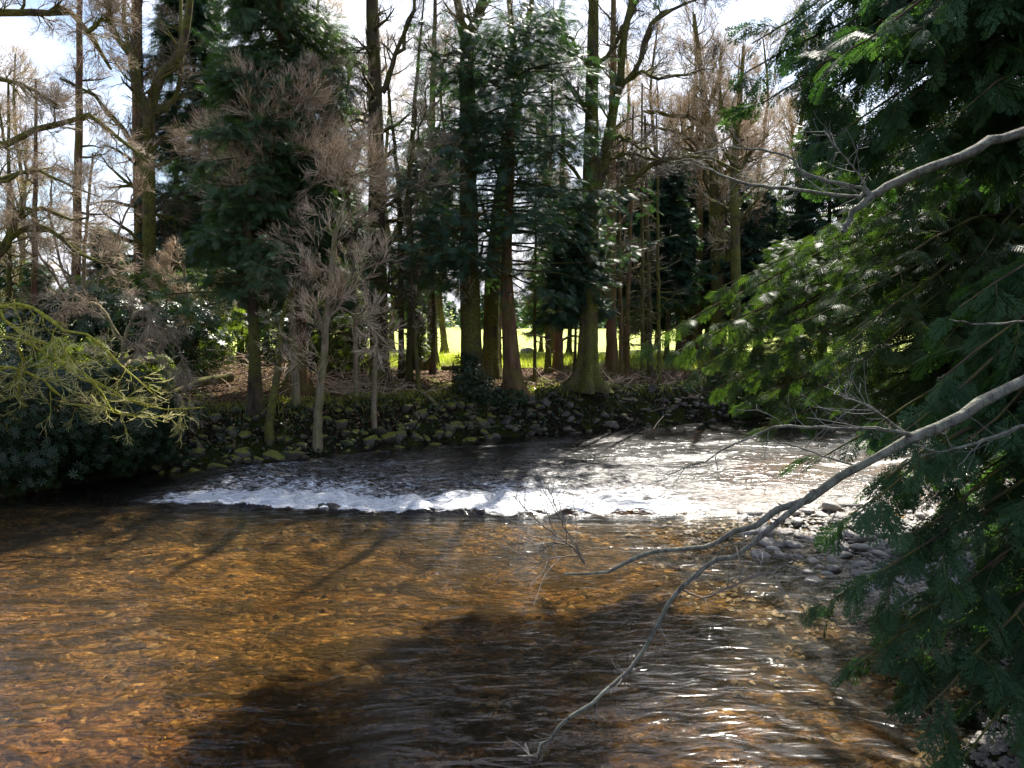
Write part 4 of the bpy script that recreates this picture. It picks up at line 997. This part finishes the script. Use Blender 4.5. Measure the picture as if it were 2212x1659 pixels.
def f_slope(n):
    x = rng.uniform(-10, 13, n); d = rng.uniform(0.05, 1.5, n)*np.interp(x, [-12, -5, -1, 2], [2.0, 1.7, 1.2, 1]); y = far_edge(x)+d; return np.stack([x, y, height(x, y)+rng.uniform(.02, .16, n)], 1)
tag(scatter('bank_plants', 7000, f_slope, QV, QF, .06, .16, M['ivy'], .6), 'small leafy plants and ferns among the bank stones', 'undergrowth')
def f_bed(n):
    n = n//4; x = rng.uniform(-11, 5, n); y = rng.uniform(5.6, 15.2, n); return np.stack([x, y, height(x, y)-.01], 1)
ms_, nts = mat('submerged_stones'); a_ = N(nts, 'ShaderNodeAttribute', attribute_name='rnd').outputs['Fac']
cs = ramp(nts, a_, [(0, (.02, .018, .013)), (.4, (.09, .06, .035)), (.7, (.18, .12, .06)), (.9, (.13, .115, .09)), (1, (.32, .25, .16))])
cs = mix(nts, .7, cs, ramp(nts, noise(nts, 30, 5, .7, geo_pos(nts)), [(.35, (.4, .4, .4)), (.65, (1.3, 1.3, 1.3))]), 'MULTIPLY')
out(nts, principled(nts, cs, .8, bump(nts, noise(nts, 25, 5, .7, geo_pos(nts)), .8, .05)).outputs[0])
tag(scatter('submerged_stones', 5200, f_bed, OCT_V, OCT_F, .06, .22, ms_, .12), 'brown and ochre stones seen through the shallow peaty water', 'stones')
def stick_cloud(name, label, c, ext, n, L, mt, cat='brushwood', kind=None, rad=.012):
    base = (c[0], c[1], float(height(c[0], c[1]))); root = thing(name, label, cat, base)
    p = np.array(c)[None]+rng.normal(size=(n, 3))*np.array(ext)*[1, 1, 0]; p[:, 2] = height(p[:, 0], p[:, 1])+np.abs(rng.normal(size=n))*ext[2]
    a = rng.random(n)*6.28; d = np.stack([np.cos(a), np.sin(a)*.6, rng.normal(size=n)*.3+.08], 1)
    P1 = grow(p, d, rng.uniform(L*.5, L*1.3, n), 6, .13, (0, 0, -.02)); r1 = np.full((n, 1), rad)*rng.uniform(.5, 1.6, (n, 1))*np.linspace(1, .3, 7)[None]
    g = Geo(); tubes(g, P1, r1, 5); p2, r2 = children(P1, r1, 5, .2, 1, (25, 60), (L*.2, L*.45), 4, .14, (0, 0, .0), .6, .4); tubes(g, p2, np.maximum(r2, .004), 3)
    g.build('twigs', M[mt], root); return root
stick_cloud('brush_pile', 'pile of fallen reddish brushwood left of the dark bank-edge trunk', (-9.6, 26.5, 1.8), (1.1, .8, .35), 150, 1.5, 'twig_red')
stick_cloud('brush_pile', 'tangle of fallen twigs between the pale sapling and the tall straight trunk', (-5.4, 26.2, 1.8), (1.0, .7, .35), 150, 1.2, 'twig_red')
stick_cloud('fallen_branches', 'scattered dead sticks on the leaf litter between the flared trunk and buttressed tree', (1.9, 29.5, 1.8), (1.0, .7, .08), 40, 1.2, 'twig_red')
stick_cloud('fallen_branches', 'scattered dead sticks on the litter right of the buttressed tree', (5.2, 29.8, 1.8), (1.2, .6, .12), 50, 1.2, 'twig_red')
stick_cloud('fallen_branches', 'thin dry stems hanging on the face of the shaded bank', (4.5, 27.9, 1.2), (2.6, .2, .15), 60, .7, 'twig_dark', rad=.007)
# fallen trunk left, jagged stump, logs
def log(name, label, pts, r0, r1, mt='bark_dark', cat='log'):
    s = spline(np.array(pts, float), 14); root = thing(name, label, cat, tuple(float(v) for v in pts[0])); g = Geo()
    tubes(g, s[None], (np.linspace(r0, r1, 14)*(1+.12*rng.normal(size=14)))[None], 10, rough=.08)
    # closed ends
    g.build('trunk', M[mt], root, True)
    gb = Geo(); p, r = children(s[None], np.linspace(r0, r1, 14)[None], 6, .2, 1, (40, 80), (.3, .9), 5, .15, (0, 0, .1), .35, .3); tubes(gb, p, r, 5); gb.build('branches', M[mt], root, True)
p0, p1 = at(352, 862, 23.5), at(500, 815, 25.5)
log('fallen_tree', 'dark fallen trunk with root fan among the brushwood at left', [p0, (p0+p1)/2+np.array([0, 0, .15]), p1], .10, .16)
log('fallen_log', 'dark log lying behind the jagged stump at the edge of the field', [at(880, 802, 33.2), at(905, 796, 33.2), at(945, 800, 33.4)], .16, .12)
log('fallen_log', 'short dark log on the grass left of the ivy-wrapped tree', [at(955, 796, 33.6), at(990, 794, 33.4)], .14, .12)
g = Geo(); sc_ = at(905, 795, 33); root = thing('tree_stump', 'jagged dark upturned stump silhouetted against the bright field', 'stump', (float(sc_[0]), 33.0, float(height(sc_[0], 33))))
for (a, b, w0, w1) in (((-.35, 0), (-.30, .75), .22, .05), ((0, 0), (.15, .45), .3, .12), ((.2, .1), (.75, .95), .2, .03), ((-.2, .1), (-.05, .5), .2, .06), ((.2, .0), (.5, .35), .2, .08)):
    c0 = np.array([sc_[0]+a[0], 33, root.location.z+a[1]-.1]); c1 = np.array([sc_[0]+b[0], 33+rng.normal()*.1, root.location.z+b[1]])
    s = spline([c0, (c0+c1)/2+rng.normal(size=3)*.05, c1], 8); tubes(g, s[None], np.linspace(w0, w1, 8)[None], 9, rough=.12)
g.build('wood', M['bark_dark'], root, True)
o = new_obj('boulder', rock_mesh('boulder', 77, M['stone_wet'], .6)); p = at(1139, 770, 50); o.location = (p[0], 50, float(height(p[0], 50))+.15); o.scale = (.95, .8, .9)
tag(o, 'pale rounded boulder lying in the bright field behind the flared trunk', 'boulder')
# grass fringe at the field edge
def f_grass(n):
    x = rng.uniform(-16, 24, n); y = rng.uniform(34.5, 46, n); return np.stack([x, y, height(x, y)], 1)
def grass(name, pts, h0, h1, mt):
    n = len(pts); g = Geo(); a = rng.random(n)*6.28; w = rng.uniform(.008, .02, n); h = rng.uniform(h0, h1, n); dx = np.stack([np.cos(a), np.sin(a), 0*a], 1)
    lean = np.stack([rng.normal(size=n)*.3, rng.normal(size=n)*.3, np.ones(n)], 1)
    v = np.stack([pts-dx*w[:, None], pts+dx*w[:, None], pts+lean*h[:, None]+dx*.002, pts+lean*h[:, None]-dx*.002], 1); g.add(v, np.arange(n*4).reshape(-1, 4), np.repeat(rng.random(n), 4)); o = g.build(name, mt); tag(o, kind='stuff'); return o
M['grass'] = leaf_mat('grass_blades', (.10, .13, .02), (.34, .34, .10), .5, .6)
tag(grass('grass', f_grass(26000), .1, .4, M['grass']), 'rough sunlit grass along the near edge of the field', 'grass')
def f_moss(n):
    x = rng.uniform(-10, 13, n); y = far_edge(x)+np.interp(x, [-12, -5, -1, 2], [2.6, 2.3, 1.5, 1.15])/.9+rng.normal(size=n)*.35; return np.stack([x, y, height(x, y)], 1)
tag(grass('bank_grass', f_moss(7000), .04, .2, M['grass']), 'thin grass and moss along the top of the bank', 'grass')
# sheep
def sheep(label, px, Y, rz):
    p = at(px, 706, Y); z = 1.8; root = thing('sheep', label, 'sheep', (float(p[0]), Y, z)); m_, n_ = mat('fleece'); out(n_, principled(n_, (.75, .72, .66), .9).outputs[0])
    me = bpy.data.meshes.new('body'); V_ = [(0, 0, .72), (.35, 0, .74), (-.35, 0, .72), (.52, 0, .82), (.72, 0, .78)]; E = [(0, 1), (0, 2), (1, 3), (3, 4)]
    for sx, par in ((.38, 1), (-.38, 2)):
        for sy in (-.14, .14):
            V_ += [(sx, sy, .45), (sx, sy, .02)]; E += [(par, len(V_)-2), (len(V_)-2, len(V_)-1)]
    me.from_pydata(V_, E, []); o = new_obj('body', me, root); md = o.modifiers.new('Skin', 'SKIN'); rad = [.3, .27, .27, .16, .09]+[.09, .04]*4
    for i, r in enumerate(rad): me.skin_vertices[0].data[i].radius = (r, r)
    me.skin_vertices[0].data[0].use_root = True; s = o.modifiers.new('Subdivision', 'SUBSURF'); s.levels = s.render_levels = 1; me.materials.append(m_); root.rotation_euler = (0, 0, rz)
sheep('white sheep on the skyline of the field left of the ivy-wrapped tree', 938, 150., .2)
sheep('white sheep at the field skyline half hidden by the ivy-wrapped trunk', 988, 150., 2.9)
# far woods beyond the field : one mass
g = Geo(); gtr = Geo()
nW = 420; wx_ = rng.uniform(-190, 230, nW); wy_ = rng.uniform(165, 215, nW); hh_ = rng.uniform(5, 9, nW)*np.interp(wx_, [-60, -30, 40, 120], [1.2, .9, 1.0, 1.5])
for k in range(nW):
    n = 170; u = rng.random(n); a = rng.random(n)*6.28; r_ = (1-u)**.7*hh_[k]*.36*rng.uniform(.5, 1, n)
    p = np.stack([wx_[k]+np.cos(a)*r_, wy_[k]+np.sin(a)*r_, 1.8+.3+u*hh_[k]], 1); d = np.stack([np.cos(a), np.sin(a), -.2+0*a], 1)
    place(g, *spray_template(3, .12), p, d, nrm(np.array([0, 0, 1.])+rng.normal(size=(n, 3))*.6), rng.uniform(.8, 1.7, n), np.clip(rng.random()*.7+rng.random(n)*.3, 0, 1))
o = g.build('woods', M['conifer_blue']); tag(o, 'distant dark wood on the far side of the bright field', 'wood', kind='stuff')
#@@END_STONES

# ------------------------------------------------------------------ light, sky, camera
SUN_EL, SUN_AZ = R(52), R(22)
s = Vector((math.sin(SUN_AZ)*math.cos(SUN_EL), math.cos(SUN_AZ)*math.cos(SUN_EL), math.sin(SUN_EL)))
ld = bpy.data.lights.new('sun', 'SUN'); ld.energy = 5.0; ld.angle = R(.53); ld.color = (1, .94, .84)
lo = bpy.data.objects.new('sun', ld); COL.objects.link(lo); lo.rotation_euler = s.to_track_quat('Z', 'Y').to_euler(); lo.location = (10, 30, 40)
w = bpy.data.worlds.new('World'); scene.world = w; w.use_nodes = True; nt = w.node_tree; nt.nodes.clear()
sky = N(nt, 'ShaderNodeTexSky', sky_type='NISHITA', sun_disc=False, sun_elevation=SUN_EL, sun_rotation=SUN_AZ, altitude=50, air_density=1.0, dust_density=1.6, ozone_density=1.5)
tc = N(nt, 'ShaderNodeTexCoord').outputs['Generated']
cl = noise(nt, 2.6, 7, .6, mapping(nt, tc, (1, 1, 2.4), loc=(.7, .2, 0)), .3)
cf = ramp(nt, cl, [(.38, (0, 0, 0)), (.56, (1, 1, 1))])
sz = N(nt, 'ShaderNodeSeparateXYZ'); nt.links.new(tc, sz.inputs[0])
cf = math_(nt, 'MULTIPLY', cf, ramp(nt, sz.outputs[2], [(.40, (1, 1, 1)), (.56, (.12, .12, .12))]))
vm = N(nt, 'ShaderNodeVectorMath', operation='DOT_PRODUCT'); nt.links.new(tc, vm.inputs[0]); vm.inputs[1].default_value = tuple(s)
glow = ramp(nt, math_(nt, 'ADD', math_(nt, 'MULTIPLY', vm.outputs['Value'], .5), .5), [(0, (.42, .46, .54)), (.6, (.55, .57, .63)), (.82, (.8, .8, .84)), (1, (1, 1, .98))])
c = mix(nt, cf, sky.outputs[0], mix(nt, 1.0, glow, (7.5, 7.5, 7.8), 'MULTIPLY'))
bg = N(nt, 'ShaderNodeBackground'); bg.inputs[1].default_value = .10; nt.links.new(c, bg.inputs[0])
wo = N(nt, 'ShaderNodeOutputWorld'); nt.links.new(bg.outputs[0], wo.inputs[0])

cd = bpy.data.cameras.new('camera'); cam = bpy.data.objects.new('camera', cd); COL.objects.link(cam); scene.camera = cam
cd.sensor_width = 36; cd.lens = FPX/2212*36; cd.clip_end = 3000; cd.clip_start = .05
cam.location = (0, 0, CAMZ); cam.rotation_euler = (math.pi/2-PITCH, 0, 0)
vs = scene.view_settings; vs.view_transform = 'Standard'; vs.look = 'None'; vs.exposure = 1.35; vs.gamma = 1
cy = scene.cycles; cy.max_bounces = 6; cy.diffuse_bounces = 3; cy.glossy_bounces = 3; cy.transmission_bounces = 4; cy.transparent_max_bounces = 8
cy.use_denoising = True; cy.denoising_prefilter = 'ACCURATE'; cy.denoising_input_passes = 'RGB_ALBEDO_NORMAL'; cy.use_adaptive_sampling = False; cy.sample_clamp_indirect = 6; cy.caustics_reflective = False; cy.caustics_refractive = False
print('tris', sum(len(o.data.polygons)*2 for o in scene.objects if o.type == 'MESH'), 'uniq', sum(len(m.polygons)*2 for m in bpy.data.meshes))
